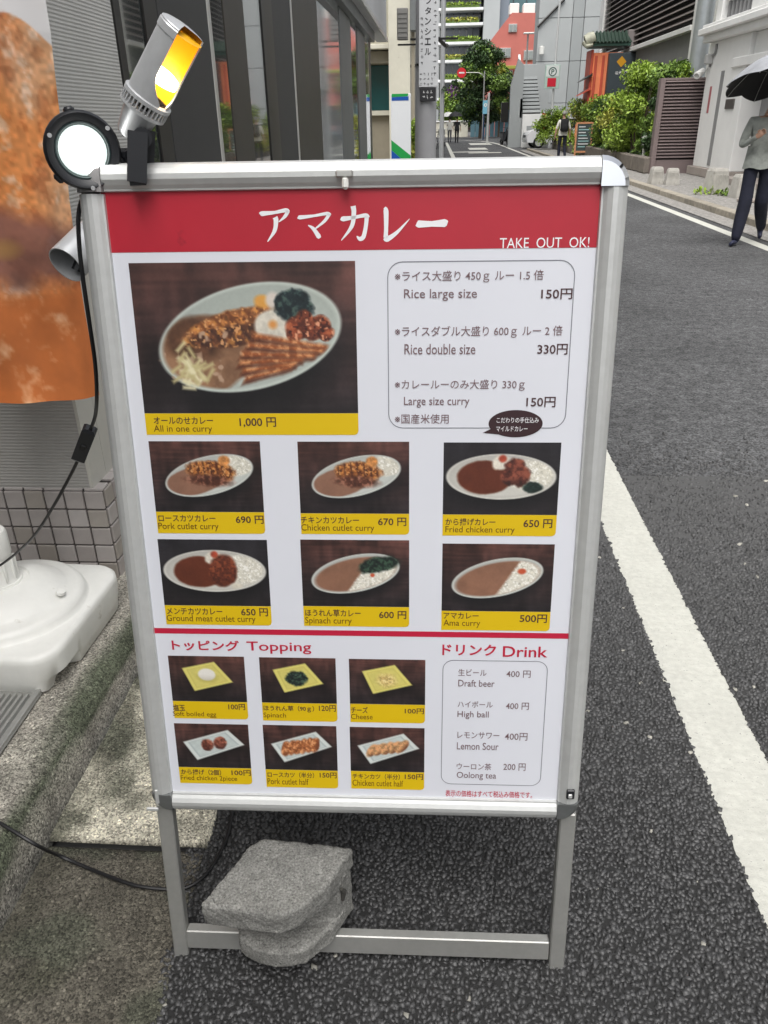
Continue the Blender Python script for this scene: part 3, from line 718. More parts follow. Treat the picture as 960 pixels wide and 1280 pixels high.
        rice = np.clip(((P.x-.60)+.42*(P.y-.5))*30+.5, 0, 1)*body if kind == 'ama' else np.clip(((P.x-.55)+.45*(P.y-.5))*30+.5, 0, 1)*np.clip((P.y-.33)*12, 0, 1)*body
        P.paint(rice, (214, 210, 196), .08, 34); fleck(P, rice, 46, .56, (238, 236, 228)); fleck(P, rice, 46, .67, (180, 176, 162)); P.paint(P.ell(.72, .40, .035*asp, .04, 0, .3, .4)[0]*(kind == 'ama')+P.ell(.66, .52, .02*asp, .03, 0, .3)[0]*(kind != 'ama'), (186, 82, 52))
        if kind == 'spin':
            m, u, v = P.ell(.72, .36, .2*asp, .11, -12, .15, .45, 12); P.paint(m, (30, 44, 38), .6, 34, (60, 84, 66))
    P.c += (P.noise(60, 2)-.5)[..., None]*.03
    return tolin(P.c)
def topping_photo(kind, asp, h, w, seed):
    P = Pic(h, w, asp, seed)
    if kind in ('egg', 'spin', 'cheese'):
        P.paint(P.quad([(.18, .40), (.55, .22), (.86, .68), (.33, .88)], .12)*.8, (20, 18, 18))
        q = [(.17, .27), (.60, .12), (.83, .56), (.31, .77)]; P.paint(P.quad(q), (214, 204, 112)); c = np.mean(q, 0)
        P.paint(P.quad([tuple(c+(np.array(p)-c)*.82) for p in q]), (196, 184, 96)); P.paint(P.quad([tuple(c+(np.array(p)-c)*.76) for p in q]), (206, 195, 108), .04)
        if kind == 'egg': P.paint(P.ell(.5, .46, .12*asp, .10, 5, .5)[0]*.5, (140, 128, 60)); m, u, v = P.ell(.49, .40, .115*asp, .13, 5, .1); P.paint(m, (226, 222, 214)); P.paint(m*np.clip(v, 0, 1)*.6, (178, 172, 156))
        elif kind == 'spin': m, u, v = P.ell(.48, .46, .15*asp, .17, 5, .12, .55, 11); P.paint(m, (26, 38, 36), .6, 34, (70, 92, 74))
        else: m, u, v = P.ell(.49, .47, .12*asp, .14, 5, .4, .5, 12); P.paint(m, (206, 178, 110), .35, 30, (230, 214, 160))
    else:
        P.paint(P.quad([(.14, .58), (.78, .28), (.97, .60), (.34, .95)], .12)*.8, (20, 18, 18))
        q = [(.10, .42), (.72, .13), (.93, .46), (.27, .83)]; P.paint(P.quad(q), (206, 212, 208)); c = np.mean(q, 0)
        P.paint(P.quad([tuple(c+(np.array(p)-c)*.84) for p in q]), (168, 178, 178)); P.paint(P.quad([tuple(c+(np.array(p)-c)*.78) for p in q]), (188, 197, 194), .04)
        if kind == 'kara':
            for x, y in ((.43, .47), (.60, .42)):
                m, u, v = P.ell(x, y, .085*asp, .14, 0, .15, .5, 9); P.paint(m, (120, 66, 52), .5, 22, (170, 106, 84)); P.paint(m*np.clip(v, 0, 1)*.8, (54, 26, 24))
        else:
            n = 6 if kind == 'pork' else 5
            for k in range(n):
                t = k/(n-1)-.5; x, y = .50+.40*t, .47-.10*t
                m, u, v = P.ell(x, y, .06*asp, .17, 38 if kind != 'pork' else 12, .15, .35, 10)
                P.paint(m, (170, 100, 58) if kind == 'pork' else (196, 150, 104), .45, 26, (222, 160, 110)); P.paint(m*np.clip(u+.1, 0, 1)*.75, (88, 44, 28))
    P.c += (P.noise(60, 2)-.5)[..., None]*.03
    return tolin(P.c)
def put_photo(kind, fn, pts, h, w, seed):
    """pts: corner pixels top-left, top-right, bottom-left, bottom-right"""
    q = [uv(*p) for p in pts]
    u0, u1 = (q[0][0]+q[2][0])/2, (q[1][0]+q[3][0])/2; v1, v0 = (q[0][1]+q[1][1])/2, (q[2][1]+q[3][1])/2
    asp = (u1-u0)/(v1-v0); c = fn(kind, asp, h, w, seed)
    U, Vv = np.meshgrid(np.linspace(u0, u1, w), np.linspace(v1, v0, h))
    P = np.stack([U, np.full_like(U, PW-.0004), Vv], -1)
    return grid_mesh('menu_photo', P, c, MAT['photo'], poster, smooth=False), (u0, u1, v0, v1)
def put_label(u0, u1, v1, v0, entries, col='ink_label', dark=None):
    r = .006
    flat('price_label', [(u0, v1), (u0, v0), (u1-r, v0), (u1-r*.3, v0+r*.3), (u1, v0+r), (u1, v1)], MAT['yellow'], .0004)
    lettering(entries[:1]+entries[2:], MAT['ink'], .0008); lettering(entries[1:2], MAT[col], .0008)
def J(*a): return a
CARDS = [
 ('all', [(162, 328), (444, 327), (181, 516), (448, 516)], 543, [('オールのせカレー', 193, 520.5, 267, 529.5, .012), ('All in one curry', 193.3, 531, 266, 541.5, 0), ('1,000 円', 300, 521, 345.6, 533.6, .014)]),
 ('pork', [(188, 550), (326, 552), (194, 638), (330, 640)], 666, [('ロースカツカレー', 199, 642.7, 270, 651, .012), ('Pork cutlet curry', 199, 652.6, 274, 663, 0), ('690 円', 295.4, 643.5, 330, 653.7, .014)]),
 ('chicken', [(372, 551), (511, 552), (376, 640), (512, 642)], 667, [('チキンカツカレー', 376.5, 645, 449, 653.5, .012), ('Chicken cutlet curry', 377, 654.5, 468, 665, 0), ('670 円', 472.7, 646, 508, 656.5, .014)]),
 ('fried', [(555, 553), (700, 552), (553, 642), (697, 643)], 669, [('から揚げカレー', 556.7, 647, 619, 656, .012), ('Fried chicken curry', 556.7, 657, 643, 667, 0), ('650 円', 654, 648, 690, 659, .014)]),
 ('meat', [(198, 673), (334, 674), (206, 755), (339, 757)], 780, [('メンチカツカレー', 209.4, 758.7, 278.5, 767, .012), ('Ground meat cutlet curry', 209.4, 768, 320, 778, 0), ('650 円', 302, 759, 335.4, 769, .014)]),
 ('spin', [(376, 674), (511, 674), (379, 757), (512, 757)], 782, [('ほうれん草カレー', 382, 760.5, 451, 769.5, .012), ('Spinach curry', 382, 770.5, 440, 780.5, 0), ('600 円', 474, 762.5, 508, 772.5, .014)]),
 ('ama', [(554, 678), (692, 680), (551, 762), (689, 764)], 787, [('アマカレー', 554.3, 764.5, 598, 772.3, .012), ('Ama curry', 554.3, 773.5, 600, 783.5, 0), ('500円', 649.3, 766.7, 683.3, 777.3, .014)]),
]
for i, (k, pts, yb, ent) in enumerate(CARDS):
    o, (u0, u1, v0, v1) = put_photo(k, curry_photo, pts, 200 if i == 0 else 96, 296 if i == 0 else 140, 20+i)
    put_label(u0, u1, v0-.0003, uv((pts[2][0]+pts[3][0])/2, yb)[1], ent)
TOPS = [
 ('egg', [(211, 818), (306, 820), (216, 874), (309, 877)], 897, [('塩玉', 217, 879, 232, 887, .014), ('Soft boiled egg', 217, 888, 271, 895.5, 0), ('100円', 286, 878.5, 307, 886, .014)]),
 ('spin', [(325, 820), (420, 822), (327, 876), (421, 879)], 900, [('ほうれん草（90ｇ）', 330, 880.5, 393, 888.5, .014), ('Spinach', 330, 889.5, 358, 897, 0), ('120円', 399, 880, 420, 888, .014)]),
 ('cheese', [(436, 822), (532, 824), (438, 878), (531, 880)], 902, [('チーズ', 439, 882, 460, 890, .014), ('Cheese', 439, 891, 466, 897.5, 0), ('100円', 506, 884, 530, 891, .014)]),
 ('kara', [(218, 903), (311, 904), (224, 957), (314, 959)], 978, [('から揚げ（2個）', 227, 960, 277, 967, .014), ('Fried chicken 2piece', 227, 968, 297, 975.5, 0), ('100円', 290, 961, 314, 968, .014)]),
 ('pork', [(329, 905), (421, 906), (332, 960), (422, 962)], 983, [('ロースカツ（半分）', 335, 963.5, 393, 970.5, .014), ('Pork cutlet half', 335, 971.5, 386, 979, 0), ('150円', 400, 964, 421, 971, .014)]),
 ('chick', [(438, 907), (531, 909), (438, 962), (530, 964)], 985, [('チキンカツ（半分）', 441, 965.5, 500, 972.5, .014), ('Chicken cutlet half', 441, 973.5, 504, 981, 0), ('150円', 506, 966, 529, 973, .014)]),
]
for i, (k, pts, yb, ent) in enumerate(TOPS):
    o, (u0, u1, v0, v1) = put_photo(k, topping_photo, pts, 60, 90, 60+i)
    put_label(u0, u1, v0-.0003, uv((pts[2][0]+pts[3][0])/2, yb)[1], ent)

# ------------------------------------------------------------------ concrete block lying on the foot bar
def concrete_block():
    root = thing('concrete_block', 'rough grey concrete block weighing down the foot bar of the menu board', 'concrete block', (-.282, .955, .0665), R(-4))
    def sh(poly): return [(x*.91+.34*(y+.05)+.000, y*.88+.006) for x, y in poly]
    def slab_(poly, z0, z1, inset):
        b.hull([(x, y, z) for x, y in sh(poly) for z in (z0+.006, z1-.006)]+[(x*inset, y*inset, z) for x, y in sh(poly) for z in (z0, z1)])
    b = MB()
    # two shells of a hollow block: flat face shell on top, web set back, broken shell below
    slab_([(-.108, -.098), (-.09, -.104), (.05, -.108), (.082, -.088), (.106, -.03), (.104, .072), (-.092, .072), (-.106, .05)], .122, .176, .965)
    slab_([(-.080, .000), (.060, -.006), (.100, .004), (.100, .068), (-.088, .068)], .040, .128, .98)
    slab_([(-.092, -.030), (-.066, -.068), (-.02, -.086), (.035, -.090), (.078, -.074), (.103, -.02), (.101, .070), (-.088, .070)], .000, .046, .95)
    o = b.build('block_body', MAT['concrete_block'], root)
    rm = o.modifiers.new('remesh', 'REMESH'); rm.mode = 'VOXEL'; rm.voxel_size = .0034
    bpy.context.view_layer.update(); me = bpy.data.meshes.new_from_object(o.evaluated_get(bpy.context.evaluated_depsgraph_get()))
    o.modifiers.clear(); o.data = me
    bm = bmesh.new(); bm.from_mesh(me); bm.normal_update()
    from mathutils import noise as N
    for v in bm.verts:
        d = N.noise(v.co*38)*.0022 + N.noise(v.co*120)*.0016 + N.noise(v.co*330)*.0010
        pit = N.noise(v.co*95+Vector((3, 1, 7)))
        v.co += v.normal*(d - max(0, pit-.42)*.010)
    for f in bm.faces: f.smooth = True
    bm.to_mesh(me); bm.free(); me.name = 'block_body'
    if not me.materials: me.materials.append(MAT['concrete_block'])
    cr = MB(); cr.tube([(.1195, .020, .118), (.1225, .028, .100), (.1195, .026, .078)], [.003, .006, .003], 8)  # solid dark tube painting the shade inside a slit of the block
    cr.build('slit_shade', pm('hollow_shade', (.05, .048, .042), 1), root)
    return root
concrete_block()

# ------------------------------------------------------------------ clip lamps on the top rail
MAT['lamp_white'] = pm('lit_led', (1, 1, 1), .4, emit=((1, 1, .97), 6))
MAT['lamp_warm'] = pm('lit_led_warm', (1, 1, 1), .4, emit=((1, .93, .75), 2.6))
MAT['reflector'] = pm('yellow_reflector', (.95, .50, .02), .3, spec=.6)
MAT['lamp_silver'] = pm('silver_paint', (.56, .57, .58), .36, .4, var=(30, .08))
MAT['glass_lens'] = pm('lens_rim', (.03, .05, .05), .12, spec=.8)
def lamp_round():
    c = at(103, 188, 1.145)
    ax = (EYE + Vector((.16, 0, -.06)) - c).normalized()
    root = thing('clip_lamp', 'lit round white clip lamp with black rim at the top left of the menu board', 'lamp', c)
    M = frame((0, 0, 0), ax); n = 32
    b = MB(); b.lathe([(0, -.055), (.022, -.055), (.030, -.048), (.040, -.018), (.048, -.010), (.0505, 0), (.050, .010), (.047, .0135), (.043, .0125), (.036, .006), (.032, .004)], n, 0, M)
    for a in (100, 222, 340): b.box((.050*math.cos(R(a)), .050*math.sin(R(a)), .002), (.010, .014, .014), rz=R(a), bev=.003, M=M)
    b.build('lamp_housing', MAT['dark_plastic'], root, True)
    b = MB(); b.lathe([(.0, .0100), (.012, .0094), (.0255, .0071)], n, 0, M); b.build('diffuser', MAT['lamp_white'], root, True)
    b = MB(); b.lathe([(.0255, .0071), (.029, .0058)], n, 0, M); b.lathe([(.029, .0058), (.0318, .0042)], n, 1, M); b.build('lens_edge', [pm('lens_glow', (.8, .85, .83), .3, emit=((.9, 1, .96), 1.3)), pm('lens_dim', (.6, .68, .66), .2, emit=((.85, 1, .95), .45))], root, True)
    b = MB(); b.lathe([(.0322, .0046), (.0345, .0075), (.0365, .0072), (.0370, .0050)], n, 0, M); b.build('lens_rim', MAT['glass_lens'], root, True)
    b = MB()
    for a in (35, 155, 275): b.lathe([(0, .0155), (.003, .0155), (.003, .012)], 8, 0, M @ Matrix.Translation((.0440*math.cos(R(a)), .0475*math.sin(R(a)), 0)))
    b.build('screw', MAT['lamp_silver'], root)
    return root, c
lr, lc = lamp_round()
def lamp_tube():
    base = at(163, 166, 1.17); tip = at(229, 36, 1.158)
    ax = (tip-base); L = ax.length; ax.normalize()
    root = thing('clip_lamp', 'silver barrel clip lamp with a lit yellow inside, tilted up on a black arm', 'lamp', base)
    # local X of the frame points away from the open side
    v = (EYE-base).normalized(); side = (CR*.86 + v*.52 - CU*.1); side = (side-ax*side.dot(ax)).normalized()
    M = Matrix.Identity(4); y = ax.cross(side)
    for i in range(3): M[i][0] = side[i]; M[i][1] = y[i]; M[i][2] = ax[i]
    r = .0295
    b = MB(); b.lathe([(.0, -.004), (.016, -.004), (.0185, .0), (.0245, .034), (.026, .036), (.026, .044)], 32, 0, M); b.build('barrel', MAT['lamp_silver'], root, True)
    fins = MB(); fins.lathe([(.024, .034), (.0318, .036), (.0318, .040), (.028, .041)], 36, 0, M); fins.lathe([(.028, .050), (.0328, .051), (.0328, .056), (.027, .058)], 36, 0, M)
    for k in range(34): fins.box((.030*math.cos(k*2*math.pi/34), .030*math.sin(k*2*math.pi/34), .046), (.0045, .002, .013), rz=k*2*math.pi/34, M=M)
    fins.build('heat_sink', MAT['lamp_silver'], root)
    b = MB(); b.lathe([(.025, .040), (.0255, .055)], 24, 0, M); b.build('inner_sleeve', MAT['black'], root)
    # visor: a tube cut away on its open side, with yellow lining
    z0, z1, n = .056, L, 26
    def edge(z): t = min(1, max(0, (z-.060)/.034)); return 12+(54-12)*math.sin(t*math.pi/2)
    rows = [z0+.003*i for i in range(14)]+[z0+.05, z1-.03, z1-.02, z1-.01, z1]
    def shell(rr):
        vs = []
        for z in rows:
            e = edge(z)
            for j in range(n+1):
                a = R(e+(360-2*e)*j/n); vs.append(M @ Vector((rr*math.cos(a), rr*math.sin(a), z)))
        return vs
    k = n+1; F = [(i*k+j, i*k+j+1, (i+1)*k+j+1, (i+1)*k+j) for i in range(len(rows)-1) for j in range(n)]
    vo, vi = shell(r), shell(r-.0022)
    o = MB(); o.add(vo, F)
    e = len(vo); o.add([], [])
    rim = MB(); vv = vo+vi; ed = []
    for i in range(len(rows)-1): ed += [(i*k, (i+1)*k, e+(i+1)*k, e+i*k), (i*k+n, e+i*k+n, e+(i+1)*k+n, (i+1)*k+n)]
    for j in range(n): ed += [((len(rows)-1)*k+j, (len(rows)-1)*k+j+1, e+(len(rows)-1)*k+j+1, e+(len(rows)-1)*k+j)]
    o.add(vv, ed)
    o.lathe([(0, z1+.004), (.018, z1+.003), (r-.002, z1+.001), (r+.0012, z1-.003), (r+.0012, z1-.012), (r, z1-.013)], 32, 0, M, R(54), R(306))
    o.build('visor', MAT['lamp_silver'], root, True)
    ln = MB(); ln.add(vi, [f[::-1] for f in F]); ln.lathe([(0.001, z1-.004), (r-.0005, z1-.005)], 24, 0, M)
    ln.build('reflector_lining', MAT['reflector'], root, True)
    b = MB(); b.lathe([(.018, z0+.024), (r-.0035, z0+.026), (r-.0035, z0+.036), (.019, z0+.039), (0, z0+.040)], 28, 0, M); b.build('diffuser', MAT['lamp_warm'], root, True)
    # arm and clamp on the rail
    b = MB(); q = Vector((0, 0, 0)); p1 = at(171, 228, 1.128)-base; p0 = at(172, 176, 1.132)-base
    b.bar(p0+CU*.012, p1, .026, .018, up=v); b.bar(at(186, 172, 1.17)-base+CU*.01, at(182, 236, 1.168)-base, .018, .03, up=v)
    b.lathe([(0, -.014), (.013, -.014), (.013, .016), (0, .016)], 16, 0, frame(at(178, 172, 1.15)-base, v))
    b.bar(at(172, 226, 1.128)-base, at(172, 226, 1.19)-base, .022, .012)
    b.build('clamp_arm', MAT['dark_plastic'], root)
    br = MB(); br.tube([at(140, 196, 1.185)-base, at(164, 196, 1.18)-base, at(176, 190, 1.16)-base], .012, 10); br.build('joint', MAT['dark_plastic'], root)
    return root
lamp_tube()
def lamp_rear():
    c = at(92, 322, 1.26)
    root = thing('clip_lamp', 'silver lamp hood poking out low behind the left rail of the menu board', 'lamp', c)
    ax = (at(72, 344, 1.22)-at(100, 316, 1.27)).normalized()
    M = frame((0, 0, 0), ax); r = .031
    b = MB(); b.lathe([(.020, -.085), (.026, -.08), (r, -.05), (r, .020), (r-.002, .020), (r-.003, -.02)], 28, 0, M); b.build('visor', MAT['lamp_silver'], root, True)
    b = MB(); b.lathe([(r-.003, -.018), (.02, -.02), (0, -.02)], 24, 0, M); b.build('lens', MAT['dark_plastic'], root)
    b = MB(); b.tube([(0, 0, -.02), Vector((.06, .05, .10)), Vector((.09, .03, .135))], .008, 8); b.build('clamp_arm', MAT['dark_plastic'], root)
lamp_rear()

# ------------------------------------------------------------------ cables
def smooth_path(pts, n=8):
    P = [Vector(p) for p in pts]; Q = []
    for i in range(len(P)-1):
        p0, p1, p2, p3 = P[max(i-1, 0)], P[i], P[i+1], P[min(i+2, len(P)-1)]
        for k in range(n):
            t = k/n; Q.append(.5*((2*p1)+(p2-p0)*t+(2*p0-5*p1+4*p2-p3)*t*t+(3*p1-p0-3*p2+p3)*t**3))
    Q.append(P[-1]); return Q
def cord():
    root = thing('lamp_cord', 'black lamp cord with inline switch hanging beside the left rail of the menu board', 'power cord', at(105, 555, 1.3))
    o = root.location
    rel = lambda px, py, Y: at(px, py, Y)-o
    up = [rel(*p) for p in ((112, 225, 1.19), (99, 262, 1.165), (99, 305, 1.155), (104, 350, 1.15), (112, 405, 1.15), (119, 455, 1.17), (121, 495, 1.2), (119, 520, 1.25), (113, 537, 1.29))]
    dn = [rel(*p) for p in ((99, 572, 1.32), (86, 598, 1.36), (66, 634, 1.42), (44, 668, 1.5), (22, 690, 1.6), (4, 704, 1.65), (-14, 716, 1.66), (-40, 740, 1.62))]
    b = MB(); b.tube(smooth_path(up), .0032, 8); b.tube(smooth_path(dn), .0032, 8); b.build('cable', MAT['black'], root, True)
    p0, p1 = rel(113, 535, 1.29), rel(98, 574, 1.32)
    b = MB(); d = p1-p0; M = frame((p0+p1)/2, d, up=-ray(105, 555)); L = d.length
    b.hull([(x*s, y*s2, z) for x in (-1, 1) for y in (-1, 1) for z, s, s2 in ((-L/2, .008, .007), (-L/2+.006, .0125, .010), (L/2-.006, .0125, .010), (L/2, .008, .007))], 0, M)
    b.build('inline_switch', MAT['dark_plastic'], root)
    b = MB(); b.box((0, .0105, 0), (.010, .004, .016), bev=.0015, M=M); b.build('switch_rocker', MAT['black'], root)
cord()
b = MB()
P = [atz(-60, 1000, .138), atz(-20, 1018, .135), atz(10, 1035, .128), atz(45, 1056, .10), atz(75, 1070, .03)+Vector((0, 0, .0)), atz(105, 1083, .014), atz(140, 1097, .016), atz(170, 1107, .016), atz(200, 1111, .013), atz(228, 1111, .010), atz(252, 1098, .010), atz(270, 1075, .010), atz(284, 1045, .010), atz(290, 1010, .010), atz(288, 960, .010)]
b.tube(smooth_path(P), .0042, 8)
tag(b.build('extension_cord', MAT['black'], None, True), 'black extension cord lying over the kerb and gutter and running under the menu board', 'power cord')

# ------------------------------------------------------------------ banner-pole base and banner
BC = Vector((-1.214, 1.785, .1315))
def pole_base():
    root = thing('banner_pole_base', 'white plastic water-filled banner pole base on the concrete kerb', 'pole base', BC, R(-2))
    def ringpts(h, rad, z, n=48, notch=0):
        out = []
        for k in range(n):
            a = 2*math.pi*k/n; c, s = math.cos(a), math.sin(a)
            e = 4.5; q = (abs(c)**e+abs(s)**e)**(-1/e)
            r = h*(q*(1-rad)+rad)
            if notch:       # hand grips scooped out of the lower edge
                for na in (R(-38), R(142)):
                    d = abs((a-na+math.pi) % (2*math.pi)-math.pi); r -= notch*max(0, 1-(d/.22)**2)
            out.append((r*c, r*s, z))
        return out
    def rr(h, cr, z, n=48, notch=0):
        out = []
        for k in range(n):
            a = 2*math.pi*(k+.5)/n; c, s = math.cos(a), math.sin(a); q = h-cr
            # ray against a rounded square
            t = h/max(abs(c), abs(s)); x, y = abs(c)*t, abs(s)*t
            if x > q and y > q:
                B = q*(abs(c)+abs(s)); D = B*B-(2*q*q-cr*cr); t = B+math.sqrt(max(0, D))
            if notch:
                for na in (R(-33), R(147)):
                    d = abs((a-na+math.pi) % (2*math.pi)-math.pi); t -= notch*max(0, min(1, (.21-d)/.11))
            out.append((t*c, t*s, z))
        return out
    n = 96; rows = [rr(.226, .07, 0, n, .040), rr(.235, .075, .006, n, .045), rr(.239, .078, .040, n, .042), rr(.242, .08, .050, n, .0), rr(.245, .08, .100, n), rr(.244, .08, .114, n), rr(.239, .08, .121, n), rr(.230, .08, .124, n)]
    for r, z in ((.224, .125), (.220, .127), (.215, .141), (.209, .152), (.195, .157), (.172, .160), (.164, .166), (.138, .184), (.118, .196), (.085, .208), (.075, .210), (.072, .205), (.058, .205), (.056, .211)):
        rows.append([(r*math.cos(2*math.pi*(k+.5)/n), r*math.sin(2*math.pi*(k+.5)/n), z) for k in range(n)])
    b = MB(); vs = [p for r_ in rows for p in r_]
    b.add(vs, [(i*n+k, i*n+(k+1) % n, (i+1)*n+(k+1) % n, (i+1)*n+k) for i in range(len(rows)-1) for k in range(n)]+[tuple(range(n-1, -1, -1)), tuple(range((len(rows)-1)*n, len(rows)*n))])
    b.build('tank', MAT['white_plastic'], root, True, 50)
    b = MB(); b.lathe([(.053, .205), (.047, .22), (.041, .285), (.044, .288), (.046, .295), (.046, .355), (.042, .364), (.025, .365), (.018, .361), (.018, .30)], 32)
    for k in range(10): b.box((.0455*math.cos(k*.628), .0455*math.sin(k*.628), .248), (.010, .007, .066), rz=k*.628, bev=.002)
    b.build('collar', MAT['white_plastic'], root, True, 40)
    b = MB(); b.lathe([(0, .1745), (.012, .1745), (.013, .170), (.013, .166)], 16, 0, Matrix.Translation((.118, -.002, .014)) @ Matrix.Rotation(R(18), 4, 'Y')); b.build('filler_cap', MAT['white_plastic'], root, True)
    b = MB(); b.tube([(-.10, .05, .190), (-.12, -.04, .186), (-.06, -.11, .186), (.04, -.125, .183)], .006, 8); b.build('moulded_rib', MAT['white_plastic'], root, True)
    return root
pole_base()
def banner():
    root = thing('advertising_banner', 'hanging banner printed with golden fried chicken, on a pole by the striped column', 'banner', BC + Vector((0, 0, .25)))
    b = MB(); b.tube([(0, 0, .0), (0, 0, 2.6)], .011, 10); b.tube([(0, 0, 2.45), (.40, .28, 2.45)], .006, 8)
    b.build('pole', pm('pole_white', (.7, .7, .68), .4), root, True)
    h, w = 420, 110
    Y = 1.93
    top = at(61, -260, Y-.03); e0 = at(63, 40, Y-.03); e1 = at(88, 250, Y); e2 = at(127, 495, Y)
    bl = at(-52, 534, 1.66)
    o = root.location
    vv = np.linspace(0, 1, h)[:, None]; uu = np.linspace(0, 1, w)[None]
    zt, zb = 2.62, float((e2.z))
    # right edge follows measured points; left edge is the pole line
    zs = np.linspace(zt, zb, h)
    rz_ = [e2.z, e1.z, e0.z, 3.0]; rxp = [e2.x, e1.x, e0.x, e0.x-.0]; ryp = [e2.y, e1.y, e0.y, e0.y]
    rx = np.interp(zs, rz_, rxp); ry = np.interp(zs, rz_, ryp)
    lx = np.full(h, BC.x+.005); ly = np.full(h, BC.y-.012)
    X = lx[:, None]*(1-uu)+rx[:, None]*uu; Yy = ly[:, None]*(1-uu)+ry[:, None]*uu
    Z = zs[:, None]+ (bl.z-e2.z)*(1-uu)*1.45
    fold = (.016*np.sin(uu*7.5+vv*3)+.010*np.sin(uu*15-vv*6+1)+.006*np.sin(vv*22+uu*5))*(.35+.65*vv)
    X = X+fold*.7; Yy = Yy-fold*.7
    # print: crumbed chicken pieces against white
    n1 = fbm(h, w, 16, 301, 5, .24); n2 = fbm(h, w, 50, 320, 4, .24); n3 = fbm(h, w, 9, 333, 3, .3); n4 = vnoise(h, w, 180, 44, 350)
    orange = np.array((222, 142, 80))/255; pale = np.array((222, 178, 140))/255; brown = np.array((164, 92, 56))/255
    c = brown+(orange-brown)*np.clip((n1-.28)*3.2, 0, 1)[..., None]; c = c*.65+orange*.35
    c = c+(pale-c)*np.clip((n3-.50)*5, 0, 1)[..., None]*.7
    c = c+(np.array((250, 226, 205))/255-c)*np.clip((n2-.60)*7, 0, 1)[..., None]*.6
    c = c*(1-.28*np.clip((.42-n2)*8, 0, 1)[..., None]*np.array((.45, .7, .9)))
    c *= (.88+.24*n4[..., None])
    zz = Z
    def zpx(py): return at(60, py, 1.88).z
    def band(zc, wid, soft): return np.clip((wid-np.abs(zz-zc+(n3-.5)*.12))/soft+.5, 0, 1)[..., None]
    dz = band((zpx(272)+zpx(352))/2, (zpx(272)-zpx(352))/2, .05)
    c = c*(1-dz*.85)+(np.array((120, 80, 72))/255*(.6+.8*n1[..., None]))*dz*.85
    gl = np.clip(1-((zz-zpx(310))/.03)**2-((uu-.55)/.12)**2, 0, 1)[..., None]; c = c*(1-gl*.7)+np.array((170, 130, 70))/255*gl*.7
    low = np.clip((zpx(360)-zz)/.03, 0, 1)[..., None]
    c = c*(1-low)+(np.array((198, 112, 56))/255*(.80+.36*n1[..., None])+(np.array((244, 214, 190))/255-np.array((176, 92, 44))/255)*np.clip((n2*.7+n3*.9-.90)*4, 0, 1)[..., None]*.6)*low
    edge_top = zpx(52)+.05*np.sin(uu*9+1)+(n3-.5)*.08
    wt = np.clip((zz-edge_top)/.006+.5, 0, 1)[..., None]
    c = c*(1-wt)+np.array((226, 224, 224))/255*wt
    P = np.stack([X-o.x, Yy-o.y, Z-o.z], -1)
    ob = grid_mesh('cloth', P, tolin(c), MAT['banner'], root)
    return root
banner()

# ------------------------------------------------------------------ shop building on the left
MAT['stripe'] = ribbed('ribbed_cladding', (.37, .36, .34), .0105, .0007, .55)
MAT['stripe_lit'] = ribbed('ribbed_cladding_lit', (.46, .46, .44), .0105, .0005, .55)  # same cladding, paler: brighter light on the street side put into its colour
MAT['cream'] = pm('cream_render', (.52, .51, .46), .8, var=(4, .06), bump=(60, .1, .002))
MAT['tile'] = pm('grey_tile', (.36, .33, .315), .35, var=(9, .12), spec=.5, bump=(25, .1, .002))
MAT['tile_b'] = pm('tan_tile', (.33, .30, .27), .35, var=(9, .12))
MAT['tile_c'] = pm('pale_tile', (.42, .39, .375), .35, var=(9, .1))
MAT['grout'] = pm('grout', (.09, .08, .075), .9)
MAT['frame_dark'] = pm('dark_bronze_frame', (.022, .021, .020), .38, .5)
MAT['frame_brown'] = pm('bronze_panel', (.050, .045, .038), .42, .5, var=(5, .1))
MAT['frame_grey'] = pm('grey_metal_panel', (.17, .18, .18), .45, .4, var=(3, .08))
MAT['frame_light'] = pm('light_metal_strip', (.6, .6, .58), .35, .6)
MAT['glass'] = pm('shop_glass', (.035, .042, .042), .02, spec=1.0, coat=1.0)
MAT['glass_pale'] = pm('frosted_glass', (.30, .33, .32), .08, spec=.9, coat=.6)
MAT['soffit'] = pm('soffit_panel', (.50, .51, .52), .6, var=(2, .04))
XF = -1.078
shop = thing('shop_building', 'shop front with bronze window frames, dark glass and a ribbed column on a tiled plinth', 'building', (XF, 3, 0))
SO = Vector((XF, 3, 0))
def sbox(name, x0, x1, y0, y1, z0, z1, m, bev=0, parent=shop, off=SO):
    b = MB(); b.box(((x0+x1)/2-off.x, (y0+y1)/2-off.y, (z0+z1)/2-off.z), (x1-x0, y1-y0, z1-z0), bev=bev); return b.build(name, m, parent)
YF = 2.16
# column: ribbed cladding on a tiled plinth
b = MB(); b.box((XF-1.0+.003-SO.x, YF+.435+.0-SO.y, 2.23), (2.0-.012, .86, 3.56)); b.build('column', MAT['cream'], shop)
sbox('cladding_panel', XF-2.0, XF-.004, YF-.010, YF+.004, .455, 4.0, MAT['stripe'])
sbox('cladding_panel', XF-.004, XF+.006, YF-.010, YF+.10, .455, 4.0, MAT['cream'])
sbox('cladding_panel', XF-.004, XF+.006, YF+.102, YF+.79, 1.102, 4.0, MAT['stripe_lit'])
sbox('cladding_panel', XF-.004, XF+.006, YF+.102, YF+.79, .455, 1.10, MAT['cream'])
pl = sbox('plinth', -3.2, -1.046, YF-.015, 2.98, .132, .446, MAT['grout'])
tm = MB(); tm.box((0, 0, 0), (.060, .010, .060), bev=.0026)
tile0 = tm.build('tile', MAT['tile'], pl); proto_used = False
tcm = {}
for k in ('tile', 'tile_b', 'tile_c'):
    me = tile0.data.copy(); me.materials.clear(); me.materials.append(MAT[k]); tcm[k] = me
pit = .0655
